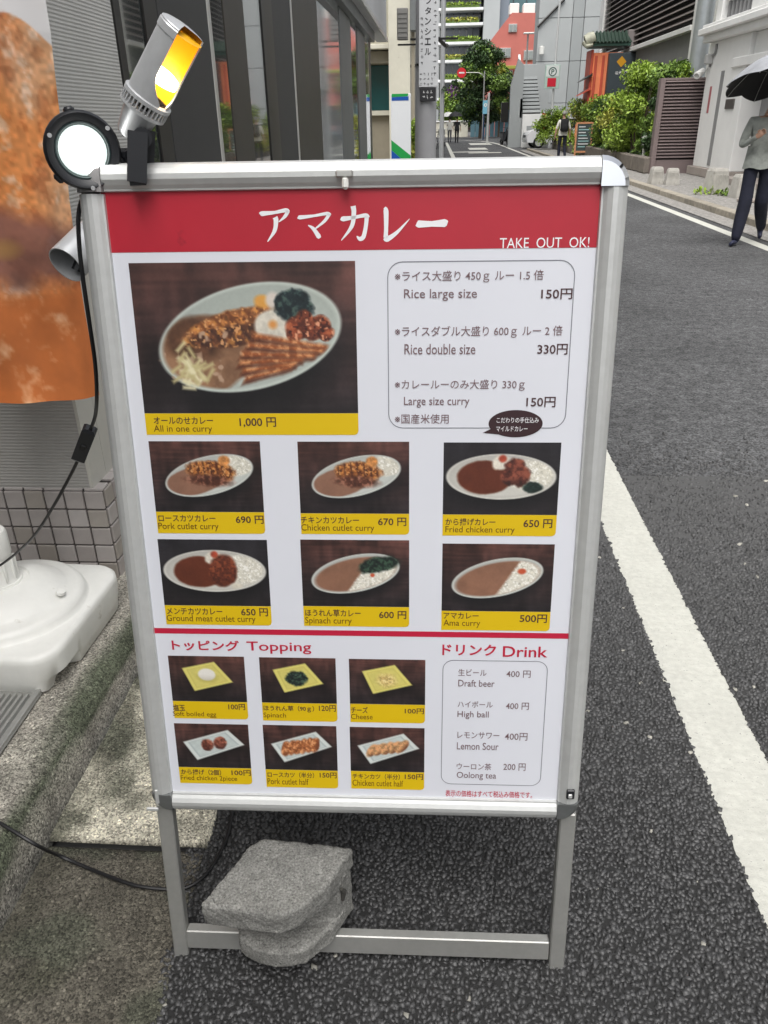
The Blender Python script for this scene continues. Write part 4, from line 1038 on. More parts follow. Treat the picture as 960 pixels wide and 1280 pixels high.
def put_tile(loc, rz):
    global proto_used
    if not proto_used: o = tile0; proto_used = True
    else:
        o = tile0.copy(); COL.objects.link(o)
    o.data = tcm[rnd.choices(['tile', 'tile_b', 'tile_c'], [7, 1.4, 2])[0]]
    o.parent = pl; o.location = loc; o.rotation_euler = (rnd.uniform(-.012, .012), rnd.uniform(-.01, .01), rz+rnd.uniform(-.012, .012))
for r_ in range(5):
    z = .446-.029-pit*r_
    for c_ in range(8): put_tile((-1.040-.032-pit*c_-SO.x, YF-.017-SO.y, z), 0)
    for c_ in range(12): put_tile((-1.0435-SO.x, YF+.008+pit*c_+.018-SO.y, z), math.pi/2)
cap = MB()
k = 0
while k < 9:
    cap.box((-1.040-.032-pit*k-SO.x, YF+.010-SO.y, .452), (.060, .05, .009), bev=.002); k += 1
for k in range(1, 12): cap.box((-1.064-SO.x, YF+.008+pit*k+.018-SO.y, .452), (.046, .060, .009), bev=.002)
cap.build('capping_tiles', MAT['tile_c'], shop)
# glazed front: (kind, y0, y1)
H_TOP = 3.05
FRONT = [('frame_dark', 2.96, 3.03, .008), ('glass', 3.03, 3.27, 0), ('frame_dark', 3.27, 3.43, .008), ('frame_black', 3.43, 4.18, .010), ('frame_light', 4.18, 4.24, .012), ('glass', 4.24, 4.51, .004), ('frame_brown', 4.51, 4.99, .008),
         ('glass', 4.99, 5.49, .003), ('frame_dark', 5.49, 5.58, .010), ('frame_brown', 5.58, 5.86, .008), ('frame_black', 5.86, 6.62, .004), ('frame_light', 6.62, 6.68, .008), ('frame_brown', 6.68, 8.05, .010), ('glass_pale', 8.05, 9.85, .004),
         ('frame_grey', 9.85, 11.1, .012), ('glass', 11.1, 11.75, .012), ('frame_dark', 11.75, 11.95, .010), ('frame_grey', 11.95, 13.2, .016), ('glass', 13.2, 13.9, .014), ('frame_brown', 13.9, 14.4, .01)]
MAT['frame_black'] = pm('charcoal_panel', (.028, .029, .031), .5, .1, var=(4, .1))
for kind, y0, y1, out in FRONT:
    nm = 'window_pane' if kind.startswith('glass') else 'facade_panel'
    sbox(nm, XF-.18, XF+out, y0+.001, y1-.001, .13, H_TOP if kind != 'frame_grey' else 2.6, MAT[kind], 0 if nm == 'window_pane' else .004)
for y0, y1 in ((3.03, 3.27), (4.24, 4.51), (4.99, 5.49), (8.05, 9.85)):
    sbox('window_frame', XF-.05, XF+.007, y0+.003, y1-.003, .131, .30, MAT['frame_dark']); sbox('window_frame', XF-.05, XF+.007, y0+.003, y1-.003, 2.45, 2.52, MAT['frame_dark'])
# glass continues to the left of the column (behind the camera), with its frames
y = 1.9
for i in range(12):
    sbox('window_pane', XF-1.2, XF-.9, y-1.5, y-.1, .13, 2.6, MAT['glass']); sbox('facade_panel', XF-1.2, XF-.85, y-1.62, y-1.51, .13, 2.6, MAT['frame_brown']); y -= 1.6
sbox('facade_panel', XF-2.5, XF-.86, -38, 2.1, 2.61, 4.0, MAT['cream'])
sbox('upper_wall', XF-6, XF-.2, -38, 14.4, 4.02, 6.6, MAT['soffit'])
sbox('lintel', XF-.5, XF-.02, 2.97, 14.4, H_TOP+.002, 4.0, MAT['frame_grey'])
sbox('core_wall', XF-6, XF-1.25, -38, 14.4, .131, 4.0, MAT['frame_brown'])
sbox('end_wall', XF-1.24, XF-.19, 14.05, 14.40, .131, 4.0, MAT['cream'])
# projecting bay above the far end
bay = sbox('projecting_bay', XF-.01, -.90, 8.0, 16.1, 2.74, 6.5, MAT['soffit'], .01)
sbox('bay_trim', -.895, -.880, 8.0, 16.1, 2.74, 2.80, MAT['frame_light'], parent=shop)
sbox('fascia', XF+.001, -.99, 9.3, 14.3, 2.60, 2.735, MAT['frame_grey'])
# aluminium threshold strip, bottom left: a tray with raised ribs
th = thing('threshold_plate', 'ribbed aluminium threshold plate lying on the concrete at the shop door', 'threshold', (-1.28, .60, .132))
b = MB(); b.box((0, 0, .004), (.50, 1.90, .008), bev=.002); b.box((.243, 0, .013), (.014, 1.90, .010), bev=.002); b.build('tray', MAT['alu_dull'], th)
rb = MB(); rb.hull([(x*s, y*.93, z) for x in (-1, 1) for y in (-1, 1) for z, s in ((0, .0055), (.009, .0032))]); r0 = rb.build('rib', MAT['alu_dull'], th)
r0.location = (.222, 0, .008)
for k in range(1, 26): share(r0, th, (.222-.0165*k, 0, .008))
b = MB(); b.box((.243, .9515-.002, .010), (.012, .004, .016)); b.build('end_stop', MAT['frame_dark'], th)

# ------------------------------------------------------------------ beige building next door with its teal window
BO = Vector((-1.6, 21, 0))
bg_ = thing('beige_building', 'beige rendered building with a recessed teal window beyond the shop front', 'building', BO)
MAT['beige'] = pm('beige_render', (.56, .54, .45), .85, var=(1.5, .10), spot=(2, .62, (.27, .25, .20)))
MAT['beige_dk'] = pm('beige_panel', (.29, .26, .20), .8, var=(2, .1))
MAT['teal'] = pm('teal_window', (.012, .10, .105), .12, spec=.7, coat=.4)
def bb(name, x0, x1, y0, y1, z0, z1, m, bev=0, parent=bg_, off=BO): return sbox(name, x0, x1, y0, y1, z0, z1, m, bev, parent, off)
bb('wall', -7, -1.13, 22.2, 34, 0, 14, MAT['beige']); bb('pilaster', -1.129, -.62, 20.9, 33.8, 0, 14.2, MAT['beige'], .01); bb('pilaster', -2.4, -1.95, 21.2, 22.19, 0, 14.1, MAT['beige'], .01)
bb('lintel', -1.949, -1.131, 21.4, 22.19, 2.72, 2.98, MAT['beige_dk'], .01); bb('lintel', -1.949, -1.131, 21.1, 22.19, 3.0, 3.1, MAT['beige'], .01)
w_ = bb('window', -1.94, -1.14, 22.0, 22.18, 1.72, 2.715, MAT['teal']); bb('window_sill', -1.945, -1.135, 21.6, 22.19, 1.60, 1.71, MAT['beige'], .01)
bb('spandrel', -1.945, -1.135, 21.75, 22.19, .13, 1.595, MAT['beige_dk'])
bb('drainpipe', -.60, -.52, 20.95, 21.03, 0, 12, MAT['beige_dk'])
for z in (2.6, 5.2): bb('pipe_bracket', -.64, -.50, 21.035, 21.06, z, z+.06, MAT['frame_dark'])
tag(bb('meter_box', -.62, -.36, 20.6, 20.92, 3.3, 4.0, MAT['frame_grey'], .02), None)
# another tall neighbour further on, so the street keeps its left side
fo = Vector((-3, 45, 0))
fb = thing('grey_block', 'plain grey building on the left behind the utility pole', 'building', fo)
sbox('wall', -9, -.55, 35, 62, 0, 16, MAT['soffit'], 0, fb, fo)
for i in range(4):
    for j in range(4): sbox('window', -.549, -.50, 37+i*6, 40+i*6, 2+j*3.4, 3.8+j*3.4, MAT['glass'], 0, fb, fo)

# leaning board in the doorway
b = MB(); b.bar((-1.05, 19.6, .0), (-.86, 20.5, 1.62), .34, .03, up=(1, 0, 0)); tag(b.build('leaning_board', pm('dark_wood_board', (.06, .035, .028), .6, var=(9, .2)), None), 'dark brown board leaning behind the white and blue street sign', 'board')

# blue and white standing sign
so = Vector((-.77, 19.0, 0))
ss = thing('standing_sign', 'tall white standing sign with green and blue stripes in front of the beige building', 'sign', so)
Hs = 1.98
b = MB(); b.box((0, 0, Hs/2+.02), (.44, .10, Hs), bev=.012); b.build('sign_panel', pm('sign_white', (.72, .74, .76), .4, coat=.2), ss)
gr, bl_ = pm('sign_green', lin((30, 150, 70)), .4), pm('sign_blue', lin((20, 80, 165)), .4)
def sflat(name, poly, m, lift):
    b = MB(); b.add([(x, -.050-lift, z) for x, z in poly], [tuple(range(len(poly)))]); return b.build(name, m, ss)
sflat('printed_stripe', [(-.20, 2.00), (-.20, 1.94), (.15, 1.95), (.17, 2.0)], gr, .004); sflat('printed_stripe', [(-.20, 1.936), (-.20, 1.87), (.17, 1.87), (.17, 1.946)], bl_, .004)
sflat('printed_stripe', [(-.216, 1.10), (-.216, .90), (.216, .55), (.216, .78)], gr, .004); sflat('printed_stripe', [(-.216, .896), (-.216, .66), (.216, .36), (.216, .546)], bl_, .004)
b = MB(); b.box((0, 0, .015), (.60, .36, .03), bev=.006); b.build('base', MAT['frame_grey'], ss)
# potted plant and blue bin behind it
MAT['leaf_bright'] = pm('bright_leaf', (.25, .36, .05), .5, island=.45, spec=.4)
MAT['leaf_mid'] = pm('mid_leaf', (.15, .24, .045), .5, island=.5, spec=.4)
MAT['leaf_dark'] = pm('dark_leaf', (.045, .085, .028), .5, island=.5, spec=.4)
MAT['leaf_yellow'] = pm('yellow_leaf', (.33, .34, .05), .5, island=.4)
MAT['bark'] = pm('bark', (.07, .05, .035), .9, var=(12, .3), bump=(30, .5, .02))
MAT['soil'] = pm('soil', (.03, .022, .016), 1)
def leaves(clumps, per, size, mats, name, parent, droop=.2, weights=None):
    """clumps: (centre, radius triple); leaf-sized folded faces spread through each clump's volume"""
    V, F, MI = [], [], []
    for c, rr, mi in clumps:
        n = per
        d = rng.normal(0, 1, (n, 3)); d /= np.linalg.norm(d, axis=1)[:, None]; rad = rng.random(n)**.45
        p = np.array(c)+d*rad[:, None]*np.array(rr)
        a = rng.normal(0, 1, (n, 3))+d*.3; a[:, 2] -= droop; a /= np.linalg.norm(a, axis=1)[:, None]
        up = rng.normal(0, .55, (n, 3))+np.array((0, 0, 1)); b = np.cross(a, up); b /= np.linalg.norm(b, axis=1)[:, None]+1e-6
        s = size*rng.uniform(.6, 1.35, n)[:, None]
        q = np.stack([p-a*s*.5, p+b*s*.24+a*s*.02, p+a*s*.5, p-b*s*.24+a*s*.02], 1)
        o = len(V)*1
        base = sum(len(x) for x in V)
        V.append(q.reshape(-1, 3)); F.append(base+np.arange(n*4).reshape(-1, 4)); MI.append(np.full(n, mi))
    P = np.concatenate(V); Q = np.concatenate(F); mi = np.concatenate(MI)
    me = bpy.data.meshes.new(name); me.vertices.add(len(P)); me.vertices.foreach_set('co', P.ravel().astype(np.float32))
    me.loops.add(Q.size); me.loops.foreach_set('vertex_index', Q.ravel().astype(np.int32))
    me.polygons.add(len(Q)); me.polygons.foreach_set('loop_start', np.arange(0, Q.size, 4, dtype=np.int32)); me.polygons.foreach_set('material_index', mi.astype(np.int32))
    me.update(calc_edges=True)
    for mm in mats: me.materials.append(mm)
    o = bpy.data.objects.new(name, me); COL.objects.link(o); o.parent = parent; return o
def shrub(name, label, base, w, d, h, nclump, per, size, mats, group=None, stems=4, cat='shrub', lift=.15):
    root = thing(name, label, cat, base, 0, group)
    cl = []
    for k in range(nclump):
        t = rnd.random(); a = rnd.uniform(0, 6.28); rr = math.sqrt(rnd.random())
        z = h*(lift+(1-lift)*t); q = (1-.45*max(0, t-.4)/.6)
        r = rnd.uniform(.16, .34)*min(w, h)
        cl.append(((w/2*rr*q*math.cos(a), d/2*rr*q*math.sin(a), z-r*.4), (r, r, r*.75), rnd.choice(range(len(mats)))))
    leaves(cl, per, size, mats, 'foliage', root)
    b = MB()
    for k in range(stems):
        a = rnd.uniform(0, 6.28); x, y = w*.3*math.cos(a), d*.3*math.sin(a)
        b.tube([(x*.3, y*.3, 0), (x*.6, y*.6, h*.35), (x, y, h*.75)], [.03*h/2, .02*h/2, .008], 6)
    b.build('stem', MAT['bark'], root); return root

pot = thing('potted_plant', 'yellow-green leafy plant in a dark pot beside the utility pole', 'plant', (-.42, 19.4, 0))
b = MB(); b.lathe([(0, 0), (.12, 0), (.17, .34), (.18, .34), (.18, .37), (.15, .37), (.14, .33), (0, .33)], 20); b.build('pot', pm('dark_pot', (.05, .05, .05), .6), pot, True)
leaves([((rnd.gauss(0, .06), rnd.gauss(0, .06), .55+.09*k), (.14, .14, .16), k % 2) for k in range(11)], 60, .13, [MAT['leaf_yellow'], MAT['leaf_bright']], 'foliage', pot, -.5)
b = MB(); b.tube([(0, 0, .33), (.02, 0, .8), (0, .02, 1.3)], .012, 6); b.build('stem', MAT['bark'], pot)
bn = thing('blue_bin', 'blue plastic bin standing between the white sign and the utility pole', 'bin', (-.44, 18.3, 0))
bp = pm('blue_plastic', (.02, .09, .30), .4)
b = MB(); b.lathe([(0, 0), (.15, 0), (.18, .52), (.19, .52), (.19, .55), (.17, .55)], 24); b.build('bin_body', bp, bn, True)
b = MB(); b.lathe([(.192, .552), (.19, .58), (.12, .62), (0, .63)], 24); b.build('lid', bp, bn, True)

# utility pole with its lettered board
up = thing('utility_pole', 'grey concrete utility pole carrying a tall white lettered board and a small black plate', 'utility pole', (-.17, 14.2, 0))
MAT['pole_conc'] = pm('pole_concrete', (.31, .31, .32), .8, var=(2, .08), bump=(40, .1, .003))
b = MB(); b.lathe([(.185, -.2), (.18, 0), (.135, 10), (0, 10.02)], 24); b.build('shaft', MAT['pole_conc'], up, True)
ps = pm('pole_sign_white', (.60, .61, .62), .5, var=(3, .04))
pb = MB(); pb.box((.04, -.205, 3.05), (.30, .02, 2.2), bev=.004); pbo = pb.build('name_board', ps, up)
def plate_text(entries, parent, y, mat, M=None):
    b = MB()
    for s, x0, z0, x1, z1, bo in entries:
        vs, fs = text_mesh(s, bo); ax, bx = min(p[0] for p in vs), max(p[0] for p in vs); ay, by = min(p[1] for p in vs), max(p[1] for p in vs)
        b.add([(x0+(p[0]-ax)/(bx-ax)*(x1-x0), y, z0+(p[1]-ay)/(by-ay)*(z1-z0)) for p in vs], fs)
    o = b.build('lettering', mat, parent)
    if sum(p.normal.y for p in o.data.polygons) > 0: o.data.flip_normals()
    return o
blk = pm('black_print', (.02, .02, .022), .5)
plate_text([(ch, -.02, 3.06-i*.135, .075, 3.155-i*.135, .02) for i, ch in enumerate('ラタンシェル')], up, -.2165, blk)
def marks(parent, rows, y, m):
    """writing too small to read in the photo: unreadable clusters of strokes. rows: (x, z, cell size)"""
    b = MB()
    for x, z, q in rows:
        for k in range(3):
            w, h = (q*rnd.uniform(.5, .9), q*.14) if rnd.random() < .6 else (q*.14, q*rnd.uniform(.5, .9))
            cx, cz = x+rnd.uniform(-.2, .2)*q, z+rnd.uniform(-.32, .32)*q
            b.add([(cx-w/2, y-.0004*k, cz-h/2), (cx+w/2, y-.0004*k, cz-h/2), (cx+w/2, y-.0004*k, cz+h/2), (cx-w/2, y-.0004*k, cz+h/2)], [(0, 1, 2, 3)])
    return b.build('small_print', m, parent)
marks(up, [(.14, 3.15-i*.085, .05) for i in range(13)]+[(-.065, 2.88-i*.085, .05) for i in range(8)]+[(-.08+.06*j, 2.13-.07*i, .04) for i in range(3) for j in range(4)], -.2165, blk)
e = MB()
for sx in (-1, 1): e.add([(.04+sx*.02, -.2165, 3.50), (.04+sx*.075, -.2165, 3.28), (.04+sx*.045, -.2165, 3.28), (.04, -.2165, 3.42)], [(0, 1, 2, 3)])
e.lathe([(0, 0), (.028, 0)], 16, 0, Matrix.Translation((.04, -.2165, 3.53)) @ Matrix.Rotation(math.pi/2, 4, 'X')); e.build('emblem', blk, up)
b = MB(); b.box((.035, -.205, 1.845), (.25, .02, .19), bev=.004); b.build('number_plate', blk, up)
marks(up, [(-.03+.06*j, 1.88-.07*i, .045) for i in range(2) for j in range(3)], -.2165, pm('plate_white', (.7, .7, .7), .5))
b = MB()
for z in (2.25, 3.6): b.lathe([(.176, z), (.182, z+.003), (.182, z+.03), (.176, z+.033)], 20)
b.bar((-.25, 0, 2.62), (.5, 0, 2.62), .03, .03); b.bar((-.45, 0, 2.55), (.0, 0, 2.55), .025, .025)
b.build('bracket', MAT['frame_dark'], up)
b = MB(); b.box((-.37, -.05, 2.82), (.17, .16, .42), bev=.01)
for k in range(6): b.box((-.37, -.135, 2.66+.062*k), (.15, .012, .03))
b.build('cable_box', pm('cable_box', (.24, .235, .22), .6), up)
b = MB(); b.tube([(.19, 0, 2.62), (.30, .3, 2.55), (.34, 1.0, 2.6)], .03, 8); b.build('conduit', MAT['frame_dark'], up)
b = MB(); b.lathe([(.048, 0), (.042, 9)], 12); st = b.build('steel_post', pm('steel_post', (.45, .46, .47), .45, .5), None, True); st.location = (.12, 18.0, 0)
tag(st, 'slim grey steel post just right of the lettered utility pole', 'post')
pl2 = thing('hanging_flower_ball', 'small purple flower decoration hung on the slim steel post', 'decoration', (.25, 17.9, 2.0))
leaves([((.06, 0, 0), (.17, .1, .11), 0), ((-.05, 0, .03), (.12, .1, .08), 1)], 50, .07, [pm('purple_petal', (.12, .04, .14), .6, island=.4), MAT['leaf_dark']], 'petals', pl2)

# ------------------------------------------------------------------ right side: concrete building
XR = 6.75
RO = Vector((XR, 15, .1))
MAT['rb_wall'] = pm('pale_render', (.76, .76, .74), .8, var=(1.2, .06), bump=(50, .08, .002), spot=(1.6, .66, (.64, .635, .61)))
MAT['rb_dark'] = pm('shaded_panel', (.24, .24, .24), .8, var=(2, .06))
MAT['granite'] = pm('pink_granite', (.33, .29, .26), .7, var=[(60, .2), (3, .08)])
rb_ = thing('concrete_building', 'pale grey rendered building with a stone cornice on the right side of the street', 'building', RO)
def rbx(name, x0, x1, y0, y1, z0, z1, m, bev=0): return sbox(name, x0, x1, y0, y1, z0, z1, m, bev, rb_, RO)
yc = at(850, 215, 22.6).y
E0, E1, ZC = 19.8, 15.6, 3.06      # near edge of the plain wall; the entrance recess lies towards us
rbx('wall', XR, XR+6, E0, 22.6, .30, ZC, MAT['rb_wall'], .01)
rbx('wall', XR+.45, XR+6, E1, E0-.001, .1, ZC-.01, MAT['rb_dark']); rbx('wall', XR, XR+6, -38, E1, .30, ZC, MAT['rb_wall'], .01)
rbx('lintel', XR-.05, XR+.44, E1-.05, E0+.9, 2.42, 2.62, MAT['rb_wall'], .02); rbx('lintel_panel', XR+.1, XR+.44, E1+.01, E0-.01, 2.621, ZC-.01, MAT['rb_wall'])
rbx('door_shutter', XR+.38, XR+.449, E1+.3, E0-1.2, .1, 1.9, MAT['rb_dark'], .01); rbx('transom_panel', XR+.36, XR+.449, E1+.3, E0-.3, 1.95, 2.40, pm('dark_opening', (.03, .03, .03), .5), .01)
rbx('base_course', XR-.10, XR+5.9, E0+.0, 22.75, .1, .298, MAT['granite'], .012); rbx('base_course', XR-.10, XR+5.9, -38, E1, .1, .298, MAT['granite'], .012)
rbx('step', XR-.25, XR+.36, E1+.05, E0-.05, .1, .22, MAT['granite'], .01)
rbx('cornice', XR-.16, XR+6, -38, 22.75, ZC+.001, ZC+.16, MAT['rb_wall'], .015); rbx('cornice', XR-.28, XR+6, -38, 22.85, ZC+.161, ZC+.30, MAT['rb_wall'], .015); rbx('cornice', XR-.20, XR+6, -38, 22.8, ZC+.301, ZC+.38, MAT['rb_wall'], .01)
for y0, y1, m in ((22.2, 22.6, 'rb_wall'), (18.0, 20.2, 'rb_wall'), (14.8, 15.6, 'rb_wall'), (8, 11.2, 'rb_wall'), (0, 4, 'rb_wall'), (-9, -5, 'rb_wall')): rbx('pier', XR+.02, XR+1, y0, y1, ZC+.381, 7.1, MAT[m], .02)
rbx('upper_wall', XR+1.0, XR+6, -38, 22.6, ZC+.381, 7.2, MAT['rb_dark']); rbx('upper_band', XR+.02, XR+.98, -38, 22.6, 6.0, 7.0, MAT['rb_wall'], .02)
for y0, y1 in ((20.25, 22.15), (15.7, 17.9), (11.3, 14.7), (4.1, 7.9)):
    rbx('window', XR+.7, XR+.95, y0, y1, ZC+.6, 5.99, MAT['glass'])
    k = y0+.12
    while k < y1: rbx('baluster', XR+.10, XR+.22, k, k+.10, ZC+.385, ZC+.80, MAT['rb_dark'], .015); k += .26
    rbx('balcony_rail', XR+.06, XR+.26, y0, y1, ZC+.801, ZC+.9, MAT['rb_wall'], .012)
rbx('groove_strip', XR-.012, XR-.001, 21.2, 21.42, .36, 2.40, MAT['rb_dark'])
pA = atx(913, 130, XR); rbx('name_plate', XR-.03, XR-.002, pA.y-.28, pA.y+.28, pA.z-.10, pA.z+.10, pm('bronze_plate', (.13, .12, .11), .4, .5), .004)
pr = atx(887, 123, XR); rn = pm('red_notice', (.42, .14, .15), .5); rbx('notice', XR-.008, XR-.001, pr.y-.07, pr.y+.07, pr.z-.32, pr.z+.26, rn)
pc = atx(884, 92, XR); b = MB(); b.lathe([(0, -.2), (.07, -.2), (.09, .12), (.06, .14), (.05, .08), (0, .08)], 14, 0, frame(pc-RO+Vector((-.2, 0, 0)), (-.6, -.7, -.35))); b.bar(pc-RO+Vector((-.2, 0, 0)), pc-RO+Vector((0, 0, .1)), .04, .04)
b.build('security_camera', pm('camera_white', (.6, .6, .58), .4), rb_, True)
b = MB(); pw = [atx(x, y, XR-.03)-RO for x, y in ((896, 55), (894, 66), (889, 72), (887, 84))]; b.tube(smooth_path(pw), .028, 6); b.build('conduit', MAT['rb_dark'], rb_)
b = MB(); b.box(atx(886, 74, XR-.08)-RO, (.16, .2, .22), bev=.02); b.build('junction_box', pm('box_grey', (.4, .4, .39), .5), rb_)

# louvred gate next to it
ga = thing('louvre_gate', 'dark brown horizontal louvre gate between the planting and the pale building', 'gate', (6.55, 22.95, .1))
MAT['brown'] = pm('dark_brown_slat', (.20, .155, .15), .5, .1, var=(2, .1))
MAT['brown_back'] = pm('gate_backing', (.018, .013, .012), .7)
gw, gh = 1.42, 2.22
b = MB(); b.box((0, .03, gh/2), (gw, .02, gh-.02)); b.build('backing', MAT['brown_back'], ga)
b = MB(); b.box((-gw/2-.05, .06, gh/2), (.12, .26, gh+.02), bev=.006); b.box((gw/2+.03, .03, gh/2), (.07, .09, gh), bev=.004); b.box((0, .02, .16), (gw, .06, .34)); b.box((0, .02, gh-.01), (gw+.06, .10, .05), bev=.004); b.build('gate_frame', MAT['brown'], ga)
sl = MB(); sl.hull([(x, y, z) for x in (-gw/2+.005, gw/2-.005) for y, z in ((.018, .03), (-.045, -.022), (-.052, -.012), (.010, .036))]); s0 = sl.build('slat', MAT['brown'], ga); s0.location = (0, 0, .40)
for k in range(1, 24): share(s0, ga, (0, 0, .40+k*.0765))
# concrete blocks along the kerb
MAT['bollard'] = pm('bollard_concrete', (.40, .385, .35), .9, var=(6, .15), bump=(60, .3, .005), spot=(5, .6, (.25, .24, .2)))
def block_post(x, y, w, h, label, rz, lean=0):
    root = thing('concrete_post', label, 'bollard', (x, y, .096), rz, 'stubby concrete posts along the pavement')
    b = MB(); b.hull([(sx*w/2*(1 if z < .1 else .80), sy*w/2*(1 if z < .1 else .80), z) for sx in (-1, 1) for sy in (-1, 1) for z in (0, .04, h-.05)]+[(sx*w/2*.66, sy*w/2*.66, h) for sx in (-1, 1) for sy in (-1, 1)])
    b.build('post_body', MAT['bollard'], root)
    c = MB()
    for k in range(7): c.box((-w*.33+k*w*.11, -w*.445, h*.45), (w*.05, .02, h*.62), bev=.006)
    c.build('fluting', MAT['bollard'], root)
def gp(px, py): p = atz(px, py, .096); return p.x, p.y
block_post(*gp(819, 230), .28, .36, 'stubby concrete post before the louvre gate, the farther one', .1)
block_post(*gp(839, 231), .29, .34, 'stubby concrete post before the louvre gate, the nearer one', -.1)
block_post(*gp(893, 242), .36, .46, 'pale stubby concrete post in front of the pale building beside the weeds', .25)
block_post(*gp(926, 247), .36, .40, 'stubby concrete post nearest the person with the umbrella', .1)
wd = thing('weeds', None, None, (*gp(885, 243), .096)); tag(wd, 'small green weeds at the foot of a concrete post', 'weeds')
leaves([((0, 0, .05), (.30, .2, .10), 0), ((.25, -.3, .04), (.2, .2, .08), 1)], 70, .10, [MAT['leaf_bright'], MAT['leaf_mid']], 'foliage', wd, -.4)
dr = MB(); dr.box((5.9, 14.9, .125), (1.1, .30, .05), bev=.01); tag(dr.build('fallen_slab', MAT['granite']), 'low granite slab lying on the pavement in front of the pale building', 'stone slab')

# planting: stone edge, shrubs, ground cover, garden lamps
pe = tag(thing('planter_edge', 'low stone edging along the front of the roadside planting', 'planter', (5.70, 30, .095)), None)
mst = pm('edging_stone', (.19, .165, .14), .9, var=(5, .2), island=.1, bump=(20, .3, .01))
b = MB(); b.box((0, 0, 0), (.22, .78, .40), bev=.03); e0 = b.build('stone', mst, pe); e0.location = (0, -6.6, .2)
for k in range(1, 26): share(e0, pe, (0.02*math.sin(k*2.1)+.012*k, -6.6+.8*k, .2), (0, 0, .02*math.sin(k)))
so_ = MB(); so_.add([(.1, -7, .32), (4, -7, .32), (4, 14, .32), (.5, 14, .32)], [(0, 1, 2, 3)]); so_.build('soil', MAT['soil'], pe)
SH = [
 (6.45, 24.7, 1.3, 1.4, 2.70, 'tall bright green shrub rising behind the louvre gate', ['leaf_mid', 'leaf_bright', 'leaf_dark']),
 (6.2, 26.6, 1.6, 1.8, 2.45, 'tall leafy shrub with bright yellow-green tips below the brown louvre wall', ['leaf_bright', 'leaf_bright', 'leaf_mid']),
 (6.35, 28.8, 1.6, 2.0, 1.95, 'broad light green shrub beside the orange tower', ['leaf_bright', 'leaf_mid', 'leaf_yellow']),
 (6.45, 31.0, 1.6, 2.0, 1.75, 'medium green shrub in the middle of the planting', ['leaf_mid', 'leaf_dark', 'leaf_bright']),
 (6.5, 34.2, 1.7, 2.0, 1.75, 'rounded green shrub behind the blackboard', ['leaf_bright', 'leaf_mid']),
 (6.6, 38.6, 2.2, 2.2, 1.9, 'light green shrub near the far end of the planting, left of the orange tower', ['leaf_bright', 'leaf_mid', 'leaf_yellow']),
 (5.75, 42.5, 1.6, 1.6, 1.45, 'low shrub at the very end of the planting, below the parking sign', ['leaf_mid', 'leaf_bright']),
]
for x, y, w, d, h, lab, ms in SH: shrub('shrub', lab, (x, y, .41), w, d, h, 30, 300, .115, [MAT[k] for k in ms], 'shrubs in the roadside planting', 5)
gc = []
for k in range(60): gc.append(((rnd.uniform(5.95, 6.3), rnd.uniform(23.3, 36.5), .50), (.26, .32, .13), rnd.randrange(3)))
gco = leaves(gc, 90, .10, [MAT['leaf_bright'], MAT['leaf_mid'], MAT['leaf_dark']], 'ground_cover', None, -.2); tag(gco, 'low green ground cover spilling along the planting edge', None, None, 'stuff')
gl = atz(803, 186, .4); gl = Vector((5.93, 24.6, .41))
gk = thing('garden_lamp', 'short white garden lamp in the planting left of the louvre gate', 'garden lamp', gl)
b = MB(); b.lathe([(.05, 0), (.05, .30), (0, .30)], 14); b.lathe([(.05, .44), (.05, .52), (0, .53)], 14, 0); b.lathe([(.11, .52), (.11, .545), (.03, .58), (0, .58)], 16); b.lathe([(.11, .34), (.11, .36), (0, .37)], 16); b.build('lamp_body', MAT['white_plastic'], gk, True)
b = MB(); b.lathe([(.04, .301), (.04, .439)], 12); b.build('lamp_glass', MAT['glass_pale'], gk, True)

# big steel-clad pole behind the gate
b = MB(); b.lathe([(.235, 0), (.225, 5), (.21, 12), (0, 12.02)], 24); p_ = thing('steel_pole', 'thick shiny grey steel pole rising behind the louvre gate', 'pole', (7.02, 24.4, .1))
b.build('shaft', pm('galvanised', (.42, .45, .46), .4, .6, var=(3, .12)), p_, True)
b = MB()
for z in (4.35, 6.0): b.lathe([(.232, z), (.245, z+.005), (.245, z+.05), (.232, z+.055)], 24)
b.build('band', MAT['frame_grey'], p_, True)

# louvred building behind the planting
LB = Vector((8.2, 36, .1))
lb = thing('louvred_building', 'grey building with a high wall of dark brown louvres above the planting', 'building', LB)
sbox('wall', 8.12, 15, 28.5, 45, .1, 4.0, MAT['rb_dark'], 0, lb, LB); sbox('wall', 8.3, 15, 28.85, 44.5, 4.01, 16, MAT['brown_back'], 0, lb, LB)
sbox('wall', 7.95, 15, 25.8, 28.84, .1, 16, MAT['rb_wall'], .01, lb, LB); sbox('wall', 8.0, 15, 44.51, 45.4, 4.01, 16, MAT['rb_wall'], .01, lb, LB)
sbox('ledge', 7.9, 8.29, 28.85, 44.5, 3.85, 4.0, MAT['rb_wall'], .01, lb, LB)
ls = MB(); ls.hull([(x, y, z) for y in (-7.8, 7.8) for x, z in ((.06, .05), (-.09, -.06), (-.10, -.04), (.05, .07))]); l0 = ls.build('louvre', pm('louvre_taupe', (.30, .265, .25), .5, var=(2, .1)), lb); l0.location = (8.16-LB.x, 36.67-LB.y, 4.15)
for k in range(1, 40): share(l0, lb, (8.16-LB.x, 36.67-LB.y, 4.15+k*.2))

